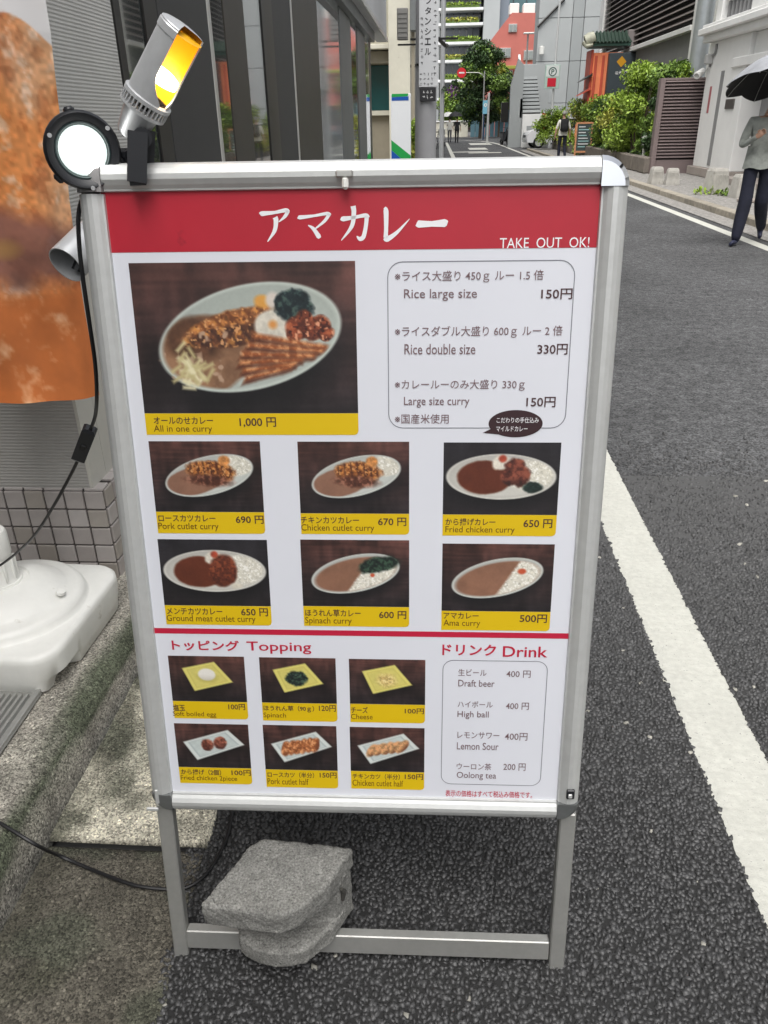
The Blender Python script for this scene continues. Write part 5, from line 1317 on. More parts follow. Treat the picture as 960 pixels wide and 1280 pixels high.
# ------------------------------------------------------------------ orange tower, signs and board by the planting
OT = at(756, 112, 37.5); OX = OT.x
ot = thing('orange_tower', 'narrow orange gate tower with a dark green tiled roof behind the shrubs', 'tower', (OX, 37.5, .1))
MAT['orange'] = pm('orange_paint', (.90, .27, .12), .5, var=(2, .1)); MAT['orange_dk'] = pm('red_paint', (.55, .09, .05), .5, var=(2, .1))
MAT['roof_green'] = pm('green_roof_tile', (.025, .05, .035), .45, var=(6, .2)); MAT['roof_edge'] = pm('green_roof_edge', (.12, .25, .20), .5)
def zz(py, Y=37.5, px=748): return at(px, py, Y).z-.1
wT = .62
b = MB(); b.box((0, .5, zz(66)/2), (1.22, 1.2, zz(66)), bev=.02); b.build('tower_body', MAT['orange'], ot)
for x in (-.50, -.2, .1, .4): b = MB(); b.box((x, -.125, zz(68)/2), (.10, .05, zz(68)-.1), bev=.008); b.build('batten', MAT['orange_dk'] if x < 0 else MAT['orange'], ot)
b = MB(); b.box((-.66, .5, zz(62)/2), (.10, 1.2, zz(62)), bev=.01); b.build('side_panel', MAT['orange_dk'], ot)
z0, z1, z2 = zz(60), zz(53), zz(40)
b = MB(); b.box((.05, .5, z0+.10), (1.56, 1.5, .10), bev=.01); b.build('eave_board', MAT['roof_edge'], ot)
b = MB(); b.hull([(x*.86, y*.85+.5, z0+.16) for x in (-1, 1) for y in (-1, 1)]+[(x*.62+.06, y*.3+.5, z2) for x in (-1, 1) for y in (-1, 1)])
b.build('roof', MAT['roof_green'], ot)
rt = MB(); rt.tube([(0, -.38, z0+.17), (0, .16, z2+.02)], .05, 6); t0 = rt.build('roof_rib', MAT['roof_green'], ot); t0.location = (-.68, 0, 0)
for k in range(1, 10): share(t0, ot, (-.68+.15*k, 0, 0))
b = MB(); b.lathe([(0, -.2), (.22, -.2), (.26, 0), (.22, .2), (0, .2)], 12, 0, Matrix.Translation((-.84, -.2, z1+.1)) @ Matrix.Rotation(1.2, 4, 'Y')); b.tube(smooth_path([(-.75, -.35, z0+.1), (-1.0, -.4, z0+.05), (-1.15, -.4, z0+.2)]), .07, 8); b.build('roof_ornament', pm('ornament', (.42, .42, .33), .6, var=(6, .3)), ot, True)
b = MB(); b.box((.95, .3, z1+.12), (.42, .5, .62), bev=.02); b.build('chimney_box', pm('box_taupe', (.27, .24, .235), .6), ot)
for py in (95, 112):
    b = MB(); zc = zz(py); b.hull([(-.62, -.3, zc), (-.62, .6, zc), (-1.12, -.3, zc-.22), (-1.12, .6, zc-.22), (-.62, -.3, zc+.10), (-.62, .6, zc+.10)]); b.build('side_canopy', MAT['orange_dk'] if py > 100 else MAT['frame_brown'], ot)
hs = thing('sign_box', 'dark grey sign box with a yellow diamond, right of the orange tower', 'sign', at(779, 110, 37.2))
b = MB(); ph = at(779, 66, 37.2).z-at(779, 110, 37.2).z; b.box((0, 0, ph/2-1), (1.45, .3, ph+2), bev=.02); b.build('sign_box', pm('slate_sign', (.045, .06, .07), .5), hs)
cd = at(777, 77, 37.04)-hs.location
b = MB(); b.add([(cd.x-.20, -.155, cd.z), (cd.x, -.155, cd.z-.20), (cd.x+.20, -.155, cd.z), (cd.x, -.155, cd.z+.20)], [(0, 1, 2, 3)]); b.build('diamond', pm('amber', (.62, .30, .01), .5), hs)
marks(hs, [(cd.x-.15+.14*j, cd.z-.40, .14) for j in range(4)], -.156, pm('sign_white2', (.75, .75, .75), .5))

bb_o = atz(731, 200, .1); bb_o = Vector((bb_o.x, 33.0, .096)); bb_o.x = at(729, 180, 33).x
bs = thing('blackboard_sign', 'orange wood framed blackboard A-sign with chalk lines in front of the shrubs', 'sign', bb_o, R(-8))
MAT['wood_or'] = pm('orange_wood', (.42, .18, .075), .55, var=(12, .2))
M = Matrix.Rotation(R(-12), 4, 'X')
b = MB()
for x in (-.29, .29): b.box((x, 0, .62), (.06, .035, 1.24), bev=.005, M=M)
b.box((0, 0, 1.21), (.519, .034, .06), bev=.005, M=M); b.box((0, 0, .20), (.519, .034, .07), bev=.005, M=M); b.build('board_frame', MAT['wood_or'], bs)
b = MB(); b.box((0, .004, .705), (.519, .012, .938), M=M); b.build('board', pm('chalkboard', (.02, .035, .033), .7), bs)
b = MB()
for k in range(8):
    w = rnd.uniform(.22, .4); b.box((-.2+w/2, -.004, 1.08-k*.10), (w, .004, .030), k % 2, M=M)
b.build('chalk_lines', [pm('chalk', (.55, .55, .56), .8), pm('chalk_teal', (.25, .42, .42), .8)], bs)
b = MB(); M2 = Matrix.Translation((0, .46, 0)) @ Matrix.Rotation(R(10), 4, 'X')
for x in (-.29, .29): b.box((x, 0, .60), (.05, .03, 1.2), M=M2)
b.build('rear_legs', MAT['wood_or'], bs)
fl = thing('tricolour_flag', 'small green white and red flag hung beside the blackboard sign', 'flag', at(744, 172, 34.5))
hh = .36
for k, c in enumerate(((.03, .22, .09), (.75, .75, .72), (.42, .03, .06))):
    xs = np.linspace(-.38+.26*k, -.38+.26*(k+1), 8); zs = np.linspace(-hh, hh, 9); X, Z = np.meshgrid(xs, zs)
    grid_mesh('stripe', np.stack([X+.12*(Z/hh)*.8, .04*np.sin(X*9+Z*3), Z-.18*X], -1), None, pm('flag_cloth', c, .8), fl)
b = MB(); b.tube([(-.45, .05, -1.5), (-.42, .05, .62)], .015, 6); b.tube([(-.42, .05, .6), (.45, .05, .35)], .01, 6); b.build('flag_pole', MAT['wood_or'], fl)
rs = thing('orange_planter_sign', None, None, at(722, 165, 35)); tag(rs, 'small orange notice board between the person with the backpack and the blackboard', 'sign')
b = MB(); b.box((0, 0, 0), (.22, .05, .55), bev=.01); b.build('notice', MAT['orange'], rs); b = MB(); b.box((0, .03, -.55), (.05, .04, .9)); b.build('post', MAT['wood_or'], rs)
fn = thing('board_fence', 'weathered grey board fence at the back of the planting', 'fence', (8.2, 34.5, .4))
fm = pm('weathered_board', (.22, .21, .19), .85, var=(8, .2)); fbm_ = MB(); fbm_.box((0, 0, .45), (.16, .03, .9), bev=.004); f0 = fbm_.build('board', fm, fn); f0.location = (-.9, 0, 0)
for k in range(1, 11): share(f0, fn, (-.9+.18*k, .01*(k % 2), .02*math.sin(k)))
b = MB(); b.box((0, .035, .7), (2.0, .03, .08)); b.build('rail', fm, fn)

# parking sign on its tall pole, red banner, parked car
pk = at(688, 150, 44); pk = Vector((at(690, 100, 44).x, 44, .02))
ps_ = thing('parking_sign', 'white parking sign with round P emblem over a red panel on a tall pole', 'sign', pk)
b = MB(); b.lathe([(.055, 0), (.05, 10.5), (0, 10.51)], 12, 0, Matrix.Translation((.12, .1, 0))); b.build('pole', pm('pole_white2', (.62, .64, .64), .4), ps_, True)
za, zb = at(688, 81, 44).z-.02, at(688, 111, 44).z-.02
b = MB(); b.box((0, 0, (za+zb)/2), (.72, .10, za-zb), bev=.01); b.build('sign_box', pm('sign_green_pale', (.45, .60, .53), .5), ps_)
b = MB(); b.box((0, -.055, zb+(za-zb)*.74), (.62, .012, (za-zb)*.46)); b.build('white_panel', pm('sign_white3', (.72, .76, .74), .5), ps_)
zc = zb+(za-zb)*.71
b = MB(); b.lathe([(.15, 0), (.20, 0)], 24, 0, Matrix.Translation((.0, -.0625, zc)) @ Matrix.Rotation(math.pi/2, 4, 'X')); b.build('emblem_ring', pm('emblem_green', (.05, .12, .10), .5), ps_)
plate_text([('P', -.07, zc-.11, .08, zc+.11, .03)], ps_, -.063, pm('emblem_green2', (.05, .12, .10), .5))
b = MB(); b.box((-.02, -.056, zb+(za-zb)*.27), (.42, .014, (za-zb)*.36)); b.build('red_panel', pm('sign_red', (.62, .012, .035), .5), ps_)
rbn = thing('red_banner', 'narrow red vertical banner beside the parked white car', 'banner', at(680, 186, 44.6))
zt_, zb_ = at(678, 141, 44.6).z-rbn.location.z, at(678, 164, 44.6).z-rbn.location.z
X, Z = np.meshgrid(np.linspace(-.22, .22, 10), np.linspace(zb_, zt_, 20)); grid_mesh('cloth', np.stack([X, .04*np.sin(X*12+Z*2), Z], -1), None, pm('red_cloth', (.58, .02, .03), .8), rbn)
b = MB(); b.tube([(.25, 0, -.6), (.25, 0, zt_+.1)], .014, 6); b.tube([(-.22, 0, zt_), (.25, 0, zt_)], .008, 6); b.build('pole', MAT['frame_light'], rbn)
marks(rbn, [(0, zt_-.22-.26*i, .2) for i in range(4)], -.06, MAT['white_ink'])

def car(loc, rz):
    root = thing('parked_car', 'small white car parked nose to the street beside the outdoor stairs', 'car', loc, rz)
    prof = [(-1.70, .30), (-1.74, .50), (-1.68, .78), (-1.50, .88), (-.95, .98), (-.35, 1.44), (.2, 1.52), (1.1, 1.48), (1.60, 1.0), (1.70, .85), (1.72, .45), (1.66, .28)]
    wp = MAT['car_white']; b = MB(); n = len(prof); vs = []
    for y, s, inset in ((-.80, 1, .0), (-.74, 1, 0), (.74, 1, 0), (.80, 1, 0)):
        for x, z in prof:
            t = max(0, (z-.95)/.55); yy = (abs(y)-.16*t)*(1 if y > 0 else -1); k = .985 if abs(y) > .78 else 1
            vs.append((x*k, yy, .3+(z-.3)*(1 if k == 1 else .985)))
    fs = [(i*n+k, i*n+(k+1) % n, (i+1)*n+(k+1) % n, (i+1)*n+k) for i in range(3) for k in range(n)] + [tuple(range(n-1, -1, -1)), tuple(range(3*n, 4*n))]
    b.add(vs, fs); o = b.build('body', wp, root, True, 50)
    bm = bmesh.new(); bm.from_mesh(o.data); bmesh.ops.recalc_face_normals(bm, faces=bm.faces); bm.to_mesh(o.data); bm.free()
    g = MAT['car_glass']
    b = MB(); b.add([(-.93, -.70, 1.015), (-.93, .70, 1.015), (-.38, .60, 1.44), (-.38, -.60, 1.44)], [(0, 1, 2, 3)]); b.build('windscreen', g, root)
    for sy in (-1, 1):
        b = MB(); b.add([(-.72, sy*.815, 1.0), (.1, sy*.815, 1.0), (.1, sy*.685, 1.44), (-.28, sy*.69, 1.42)], [(0, 1, 2, 3)]); b.build('side_window', g, root)
        b = MB(); b.add([(.18, sy*.815, 1.0), (1.35, sy*.815, 1.0), (1.02, sy*.69, 1.42), (.18, sy*.685, 1.44)], [(0, 1, 2, 3)]); b.build('side_window', g, root)
        b = MB(); b.hull([(-1.70, sy*.72, .62), (-1.72, sy*.48, .66), (-1.66, sy*.48, .80), (-1.5, sy*.76, .84), (-1.56, sy*.78, .68)]); b.build('headlight', MAT['lens'], root)
        b = MB(); b.box((-.62, sy*.90, 1.02), (.10, .16, .12), bev=.02); b.build('wing_mirror', wp, root)
        for x in (-1.08, 1.12):
            Mw = Matrix.Translation((x, sy*.74, .30)) @ Matrix.Rotation(math.pi/2, 4, 'X')
            b = MB(); b.lathe([(.19, -.09), (.28, -.09), (.30, -.05), (.30, .05), (.28, .09), (.19, .09)], 20, 0, Mw); w = b.build('tyre', MAT['black'], root, True)
            b = MB(); b.lathe([(0, -.075), (.19, -.085), (.19, .085), (0, .075)], 16, 0, Mw); b.build('rim', MAT['alu'], w)
    b = MB(); b.box((-1.735, 0, .60), (.03, .7, .12), bev=.01); b.build('grille', MAT['dark_plastic'], root); b = MB(); b.box((-1.755, 0, .42), (.015, .34, .16)); b.build('number_plate', MAT['white_plastic'], root)
MAT['car_white'] = pm('white_car_paint', (.72, .73, .74), .25, coat=.8); MAT['car_glass'] = pm('car_glass', (.015, .018, .02), .05, spec=.8); MAT['lens'] = pm('headlight_lens', (.5, .52, .54), .1, coat=.6)
cp = atz(652, 186); car((cp.x+1.9, 47.5, .0), R(4))

# ------------------------------------------------------------------ bicycles and scooters
MAT['tyre'] = MAT['black']
def bike(name, label, loc, rz, fcol, group, scooter=False):
    root = thing(name, label, 'bicycle' if not scooter else 'scooter', loc, rz, group)
    r = .30 if not scooter else .21; L = .54 if not scooter else .62
    for x in (-L, L):
        Mw = Matrix.Translation((x, 0, r)) @ Matrix.Rotation(math.pi/2, 4, 'X')
        t = .018 if not scooter else .055
        b = MB(); b.lathe([(r-2*t, -t), (r-t*.5, -t), (r, 0), (r-t*.5, t), (r-2*t, t), (r-2*t, -t)], 22, 0, Mw); w = b.build('wheel', MAT['tyre'], root, True)
        b = MB(); b.lathe([(0, -.03), (.03, -.03), (.03, .03), (0, .03)], 10, 0, Mw)
        for k in range(8): a = k*math.pi/4; b.tube([(x, 0, r), (x+(r-2*t)*math.cos(a), 0, r+(r-2*t)*math.sin(a))], .006, 4)
        b.build('spokes', MAT['alu'], w)
    fm_ = pm('bike_paint', fcol, .35, coat=.5)
    if not scooter:
        b = MB(); S0, H0, BB = (-.22, 0, .78), (.36, 0, .82), (-.08, 0, .30)
        for p, q in ((BB, S0), (BB, H0), ((-.2, 0, .62), (.37, 0, .74)), ((-L, 0, r), S0), ((-L, 0, r), BB), (H0, (L, 0, r))): b.tube([p, q], .018, 6)
        b.build('frame', fm_, root)
        b = MB(); b.hull([(-.36, .09, .84), (-.36, -.09, .84), (-.08, .02, .86), (-.08, -.02, .86), (-.34, .07, .89), (-.34, -.07, .89), (-.1, 0, .89)]); b.build('saddle', MAT['black'], root)
        b = MB(); b.tube([(.36, 0, .82), (.34, 0, 1.0)], .014, 6); b.tube(smooth_path([(.18, .28, .98), (.32, .22, 1.0), (.36, 0, 1.0), (.32, -.22, 1.0), (.18, -.28, .98)]), .013, 6); b.build('handlebar', MAT['alu'], root)
        b = MB()
        for z in (.72, .80, .88, .96): b.box((.60, 0, z), (.30, .34, .014))
        for k in range(5):
            b.box((.46+.07*k, .17, .84), (.012, .012, .26)); b.box((.46+.07*k, -.17, .84), (.012, .012, .26))
        b.build('basket', MAT['alu_dull'], root)
    else:
        b = MB(); b.hull([(-.75, y, z) for y in (-.14, .14) for z in (.5, .66)]+[(-.05, y, z) for y in (-.17, .17) for z in (.28, .68)]+[(.05, y, .30) for y in (-.15, .15)]); b.build('body', fm_, root, True, 50)
        b = MB(); b.hull([(.30, y, .26) for y in (-.18, .18)]+[(.52, y, .95) for y in (-.15, .15)]+[(.42, y, .30) for y in (-.18, .18)]+[(.60, y, .70) for y in (-.1, .1)]); b.build('front_shield', fm_, root, True, 50)
        b = MB(); b.hull([(-.70, y, z) for y in (-.11, .11) for z in (.67, .76)]+[(-.02, y, z) for y in (-.10, .10) for z in (.69, .75)]); b.build('saddle', MAT['black'], root, True, 50)
        b = MB(); b.tube([(L, 0, r), (.48, 0, .98)], .03, 8); b.tube([(.42, -.33, 1.0), (.48, 0, 1.0), (.42, .33, 1.0)], .016, 6); b.box((.05, 0, .26), (.5, .3, .04)); b.build('handlebar', MAT['dark_plastic'], root)
        b = MB(); b.lathe([(.07, -.02), (.06, .03), (0, .04)], 14, 0, frame((.56, 0, .86), (1, 0, .1))); b.build('headlight', MAT['lens'], root, True)
    return root
bp_ = atz(549, 187)
bike('bicycle', 'bicycle with a wire basket parked at the left kerb in the distance, the nearer one', (bp_.x-.02, 49.5, 0), R(75), (.30, .30, .32), 'bicycles parked at the left kerb')
bike('bicycle', 'pale bicycle parked at the left kerb in the distance, behind another bicycle', (bp_.x+.30, 52, 0), R(85), (.55, .55, .55), 'bicycles parked at the left kerb')
sp = atz(630, 182)
bike('scooter', 'dark scooter parked beside the grey stair wall', (sp.x+.1, 53.5, 0), R(-75), (.03, .03, .035), None, True)
bike('scooter', 'silver scooter parked behind the dark scooter by the stair wall', (sp.x+.55, 55.5, 0), R(-80), (.35, .36, .38), None, True)

# ------------------------------------------------------------------ far buildings
MAT['grey_panel'] = pm('grey_cladding', (.40, .42, .42), .6, var=(.5, .05)); MAT['grey_dark'] = pm('grey_cladding_dark', (.33, .35, .35), .6, var=(.5, .05))
GB = at(715, 150, 56)
gb = thing('grey_building', 'large plain grey panelled building behind the planting', 'building', (GB.x, 56, 0))
gx0 = at(671, 60, 56).x; go = gb.location.copy()
xs_ = [gx0, gx0+2.05, gx0+2.75, gx0+5.4, gx0+8]
for i in range(4):
    for j in range(8):
        sbox('panel', xs_[i]+.015, xs_[i+1]-.015, 56, 56.3, .02+j*2.3, 2.29+j*2.3, MAT['grey_panel'] if i != 1 else MAT['grey_dark'], .012, gb, go)
sbox('core_wall', gx0+.03, gx0+3, 56.31, 58.2, 0, 18.6, MAT['grey_panel'], 0, gb, go); sbox('core_wall', gx0+3.01, gx0+14, 56.31, 70, 0, 18.6, MAT['grey_dark'], 0, gb, go)
b = MB(); b.tube([at(672, 34, 55.9)-go, at(706, -1, 55.9)-go], .07, 6); b.build('slanting_pipe', MAT['frame_dark'], gb)
b = MB(); b.lathe([(.0, -.25), (.16, -.2), (.17, .2), (0, .25)], 12, 0, Matrix.Translation(at(677, 63, 55.7)-go)); b.build('wall_lamp', MAT['white_plastic'], gb, True)

SW = at(646, 183, 49)
sw = thing('stair_building', 'grey concrete wall with an outdoor staircase and white stringer', 'staircase', (SW.x, 49, 0)); so = sw.location.copy()
xl, xm, xr = at(638, 120, 49).x, at(654, 120, 49).x, at(677, 120, 49).x
zt = at(648, 73, 49).z
b = MB(); b.prism([(xl-so.x+.0, 0), (xm-so.x-.02, 0), (xm-so.x-.02, zt*.92), (xm-so.x-.35, zt), (xl-so.x, zt*.70)], 0, .5, 0, Matrix.Rotation(math.pi/2, 4, 'X') @ Matrix.Translation((0, 0, -.5))); b.build('side_wall', MAT['grey_dark'], sw)
z0_, z1_ = at(666, 142, 49).z, at(666, 96, 51.5).z
sbox('landing_wall', xm, xr+.5, 48.6, 49.0, 0, z0_-.02, MAT['rb_wall'], .01, sw, so)
sbox('vent', xm+.25, xr-.1, 48.57, 48.599, .5, 1.1, MAT['grey_dark'], .004, sw, so)
nst = 10
for k in range(nst): sbox('tread', xm+.02, xr, 49.0+k*.28, 49.0+(k+1)*.28+.03, z0_+k*(z1_-z0_)/nst+.06, z0_+(k+1)*(z1_-z0_)/nst, MAT['grey_panel'], .008, sw, so); sbox('riser', xm+.02, xr, 49.06+k*.28, 49.10+k*.28, z0_+k*(z1_-z0_)/nst-.1, z0_+k*(z1_-z0_)/nst+.058, MAT['frame_dark'], 0, sw, so)
b = MB(); wx = xm-so.x; b.prism([(0, z0_-.2), (0, z0_+.75), (2.8, z1_+1.15), (2.8, z1_+.2)], -.06, .06, 0, Matrix.Translation((wx-.08, 0, 0)) @ Matrix(((0, 0, 1, 0), (1, 0, 0, 0), (0, 1, 0, 0), (0, 0, 0, 1)))); b.build('stringer', pm('white_steel', (.72, .73, .73), .5), sw)
sbox('rear_wall', xm+.02, xr+.8, 52.2, 55, 0, at(666, 80, 52.2).z, MAT['grey_panel'], .01, sw, so)
sbox('meter_box', xl-.45, xl-.05, 49.2, 49.5, 1.3, 2.3, MAT['frame_dark'], .01, sw, so); sbox('post', xl-.75, xl-.62, 57.4, 57.6, 0, 3.0, MAT['frame_light'], .01, sw, so)

RB = at(645, 100, 86); rdb = thing('red_building', 'red tiled building with a slanted roof edge and white windows far down the street', 'building', (RB.x, 86, 0)); ro = rdb.location.copy()
MAT['red_tile'] = pm('red_tile_wall', (.50, .15, .12), .7, var=(.6, .08))
P_ = [at(*p, 86)-ro for p in ((609, 175), (610, 55), (640, 16), (674, 16), (674, 175))]
b = MB(); b.prism([(p.x, p.z) for p in P_], -7, 0, 0, Matrix(((1, 0, 0, 0), (0, 0, -1, 0), (0, 1, 0, 0), (0, 0, 0, 1)))); b.build('wall', MAT['red_tile'], rdb)
for x0, y0, x1, y1 in ((625, 60, 638, 72), (655, 63, 666, 75), (636, 30, 646, 40), (625, 88, 640, 104)):
    a, c = at(x0, y0, 85.9)-ro, at(x1, y1, 85.9)-ro
    w = sbox('window', a.x+ro.x, c.x+ro.x, 85.85, 85.98, c.z, a.z, MAT['frame_light'], .01, rdb, ro)
    for k in range(2):
        xx = a.x+.08+k*(c.x-a.x-.06)/2; b = MB(); b.box((xx+(c.x-a.x-.2)/4, -.17, (a.z+c.z)/2), ((c.x-a.x-.24)/2, .03, a.z-c.z-.2)); b.build('pane', MAT['glass_pale'], w)
for x0, x1 in ((637, 648), (654, 668)):
    a, c = at(x0, 5, 88), at(x1, 17, 88); sbox('roof_tank', a.x, c.x, 87.5, 89, c.z-.1, a.z, MAT['white_plastic'], .05, rdb, ro)
a = at(612, 83, 85.7); sbox('sign_band', a.x, at(672, 83, 85.7).x, 85.6, 85.84, at(640, 86, 85.7).z, at(640, 82, 85.7).z, MAT['leaf_yellow'], .02, rdb, ro)

GR = at(575, 150, 112); grb = thing('green_balcony_building', 'office building with white balcony slabs and green planting on every storey, far off', 'building', (GR.x, 112, 0)); go2 = grb.location.copy()
x0, x1 = at(549, 80, 112).x, at(600, 80, 112).x
sbox('core_wall', x0, x1, 114.5, 130, 0, 40, MAT['glass'], 0, grb, go2)
ys = [124, 101, 76.5, 54, 30.5, 11.5, -8, -28, -48]
MAT['slab_white'] = pm('white_slab', (.74, .75, .75), .5); MAT['office_glass'] = pm('office_glass', (.13, .15, .18), .12, spec=.8)
cl = []
for k, py in enumerate(ys):
    z = at(575, py, 112).z; sl_ = sbox('slab', x0-.2, x1+.2, 111.8, 114.4, z-.15, z+.15, MAT['slab_white'], .02, grb, go2)
    for j in range(6):
        wx = x0+.1+j*(x1-x0-.2)/6; sbox('window', wx+.05, wx+(x1-x0-.2)/6-.05, 114.3, 114.49, z+.3, z+2.0, MAT['office_glass'], 0, grb, go2)
    sbox('planter', x0+.8, x1-.3, 111.9, 112.3, z+.152, z+.42, MAT['leaf_mid'], .02, grb, go2)
    for j in range(9): cl.append(((x0+1+j*(x1-x0-1.6)/8-go2.x, 0, z+.55), (.55, .35, .22), k % 2))
leaves(cl, 26, .34, [MAT['leaf_yellow'], MAT['leaf_bright']], 'planting', grb)
sbox('side_column', x1+.25, x1+2.2, 112, 130, 0, 42, MAT['grey_panel'], .02, grb, go2); sbox('side_column', x1+2.25, x1+3.4, 113, 130, 0, 42, pm('blue_grey', (.20, .23, .27), .5), .02, grb, go2)
TG = at(625, 100, 135); tg = thing('glass_tower', 'teal glass office tower behind the red building', 'building', (TG.x, 135, 0)); to = tg.location.copy()
tx0, tx1 = at(607, 30, 135).x, at(690, 30, 135).x
sbox('core_wall', tx0, tx1, 135.3, 150, 0, 50, MAT['frame_grey'], 0, tg, to)
tgl = pm('teal_glass', (.09, .20, .21), .12, spec=.8)
for i in range(5):
    for j in range(12): sbox('glass_panel', tx0+i*(tx1-tx0)/5+.08, tx0+(i+1)*(tx1-tx0)/5-.08, 135, 135.28, 1+j*3.6, 4.4+j*3.6, tgl, 0, tg, to)
# far background block closing the street
cb = thing('far_block', 'dull grey city block far behind the trees', 'building', (10, 160, 0)); sbox('wall', -60, 90, 160, 180, 0, 60, MAT['grey_panel'], 0, cb, cb.location.copy())
bf = thing('blue_fence', 'blue-grey site fence behind the street tree', 'fence', at(615, 172, 80)); bo_ = bf.location.copy(); bo_.z = 0; bf.location = bo_
bx0, bx1 = at(588, 160, 80).x, at(648, 160, 80).x; n = 10
for k in range(n): sbox('fence_panel', bx0+k*(bx1-bx0)/n+.02, bx0+(k+1)*(bx1-bx0)/n-.02, 80-.03*(k % 2), 80.06, .0, 2.5, pm('blue_grey_fence', (.10, .19, .23), .5) if k == 0 else bpy.data.materials['blue_grey_fence'], .01, bf, bo_)
lw = thing('low_wall', 'pale low wall along the far side of the junction', 'wall', (0, 81, 0)); sbox('wall', -12, bx0-.2, 80.8, 81.2, 0, 1.3, MAT['beige'], .02, lw, lw.location.copy()); sbox('coping', -12, bx0-.2, 80.7, 81.3, 1.302, 1.40, MAT['rb_wall'], .01, lw, lw.location.copy())

# trees
def tree(label, base, h, w, tr, nclump, per, size, mats, crown0=.3, name='street_tree', group=None):
    root = thing(name, label, 'tree', base, 0, group)
    b = MB(); top = (rnd.uniform(-.2, .2), 0, h*.8)
    b.tube(smooth_path([(0, 0, 0), (.05*tr, .03, h*.25), (rnd.uniform(-.1, .1), 0, h*.5), top], 4), [tr*(1-.8*i/12) for i in range(13)], 8)
    cl = []
    for k in range(nclump):
        t = crown0+(1-crown0)*rnd.random(); prof = math.sin(math.pi*min(1, (t-crown0)/(1-crown0)*.80+.14))
        a = rnd.uniform(0, 6.28); rr = w/2*prof*math.sqrt(rnd.random())*.95; r = w*rnd.uniform(.10, .18)
        c = (rr*math.cos(a), rr*math.sin(a), h*t); cl.append((c, (r, r, r*.8), min(len(mats)-1, int(rnd.random()*len(mats)))))
        if k % 4 == 0: b.tube([(0, 0, max(h*.2, c[2]-rr*.9)), (c[0]*.5, c[1]*.5, c[2]-rr*.3), c], [tr*.35, tr*.22, .02], 5)
    b.build('trunk', MAT['bark'], root, True); leaves(cl, per, size, mats, 'crown', root); return root
tb = atz(604, 172); tb = Vector((at(601, 165, 74).x, 74, 0)); th_ = at(607, 58, 74).z
tree('tall green street tree at the end of the road in front of the red building', tb, th_, 5.2, .22, 90, 280, .24, [MAT['leaf_dark'], MAT['leaf_dark'], MAT['leaf_mid']], .22)
tree('smaller pale green tree left of the tall street tree', (at(572, 165, 84).x, 84, 0), at(572, 108, 84).z, 4.2, .12, 44, 200, .24, [MAT['leaf_mid'], MAT['leaf_bright']], .2)
tree('yellow-green slim tree beside the red building', (at(641, 165, 78).x-1.2, 79, 0), at(625, 82, 79).z, 2.6, .1, 26, 110, .3, [MAT['leaf_mid'], MAT['leaf_yellow']], .3)
# lamp post, red sign on its arm, blue sign
lp = thing('street_lamp', 'slim grey street lamp in front of the red building', 'street lamp', (at(653, 165, 70).x, 70, 0)); hz = at(654, 43, 70).z
b = MB(); b.lathe([(.10, 0), (.06, hz), (0, hz+.02)], 10); b.build('post', MAT['alu_dull'], lp, True); b = MB(); b.box((.1, -.2, hz+.05), (.95, .35, .12), bev=.04); b.build('lamp_head', MAT['white_plastic'], lp)
rs2 = thing('red_road_sign', 'round red road sign held out on a thin arm before the street tree', 'road sign', (at(603, 165, 71).x, 71, 0)); c = at(577, 91, 71); hx = c.x-rs2.location.x
b = MB(); b.tube([(0, 0, 0), (0, 0, c.z+.1)], .05, 8); b.tube(smooth_path([(0, 0, c.z-.4), (-.4, 0, c.z-.05), (hx+.3, 0, c.z)]), .03, 6); b.build('arm', MAT['alu_dull'], rs2)
b = MB(); b.lathe([(0, 0), (.36, 0), (.36, .04), (0, .04)], 24, 0, Matrix.Translation((hx, .0, c.z)) @ Matrix.Rotation(math.pi/2, 4, 'X')); b.build('disc', pm('sign_red2', (.62, .02, .03), .4), rs2)
b = MB(); b.box((hx, -.045, c.z), (.44, .004, .10)); b.build('bar', MAT['white_plastic'], rs2)
bs2 = thing('blue_road_sign', 'light blue road sign on a dark blue post below the street tree', 'road sign', (at(604, 165, 69).x, 69, 0)); c = at(606, 134, 69)
b = MB(); b.lathe([(.055, 0), (.05, c.z+.4)], 10); b.build('post', pm('blue_post', (.015, .04, .10), .4), bs2); b = MB(); b.box((.1, -.07, c.z), (.42, .02, .95), bev=.004); b.build('plate', pm('sky_blue', (.20, .48, .62), .4), bs2)
b = MB(); b.lathe([(.06, 0), (.13, 0)], 16, 0, Matrix.Translation((.1, -.083, c.z+.15)) @ Matrix.Rotation(math.pi/2, 4, 'X')); b.build('emblem', MAT['white_plastic'], bs2)

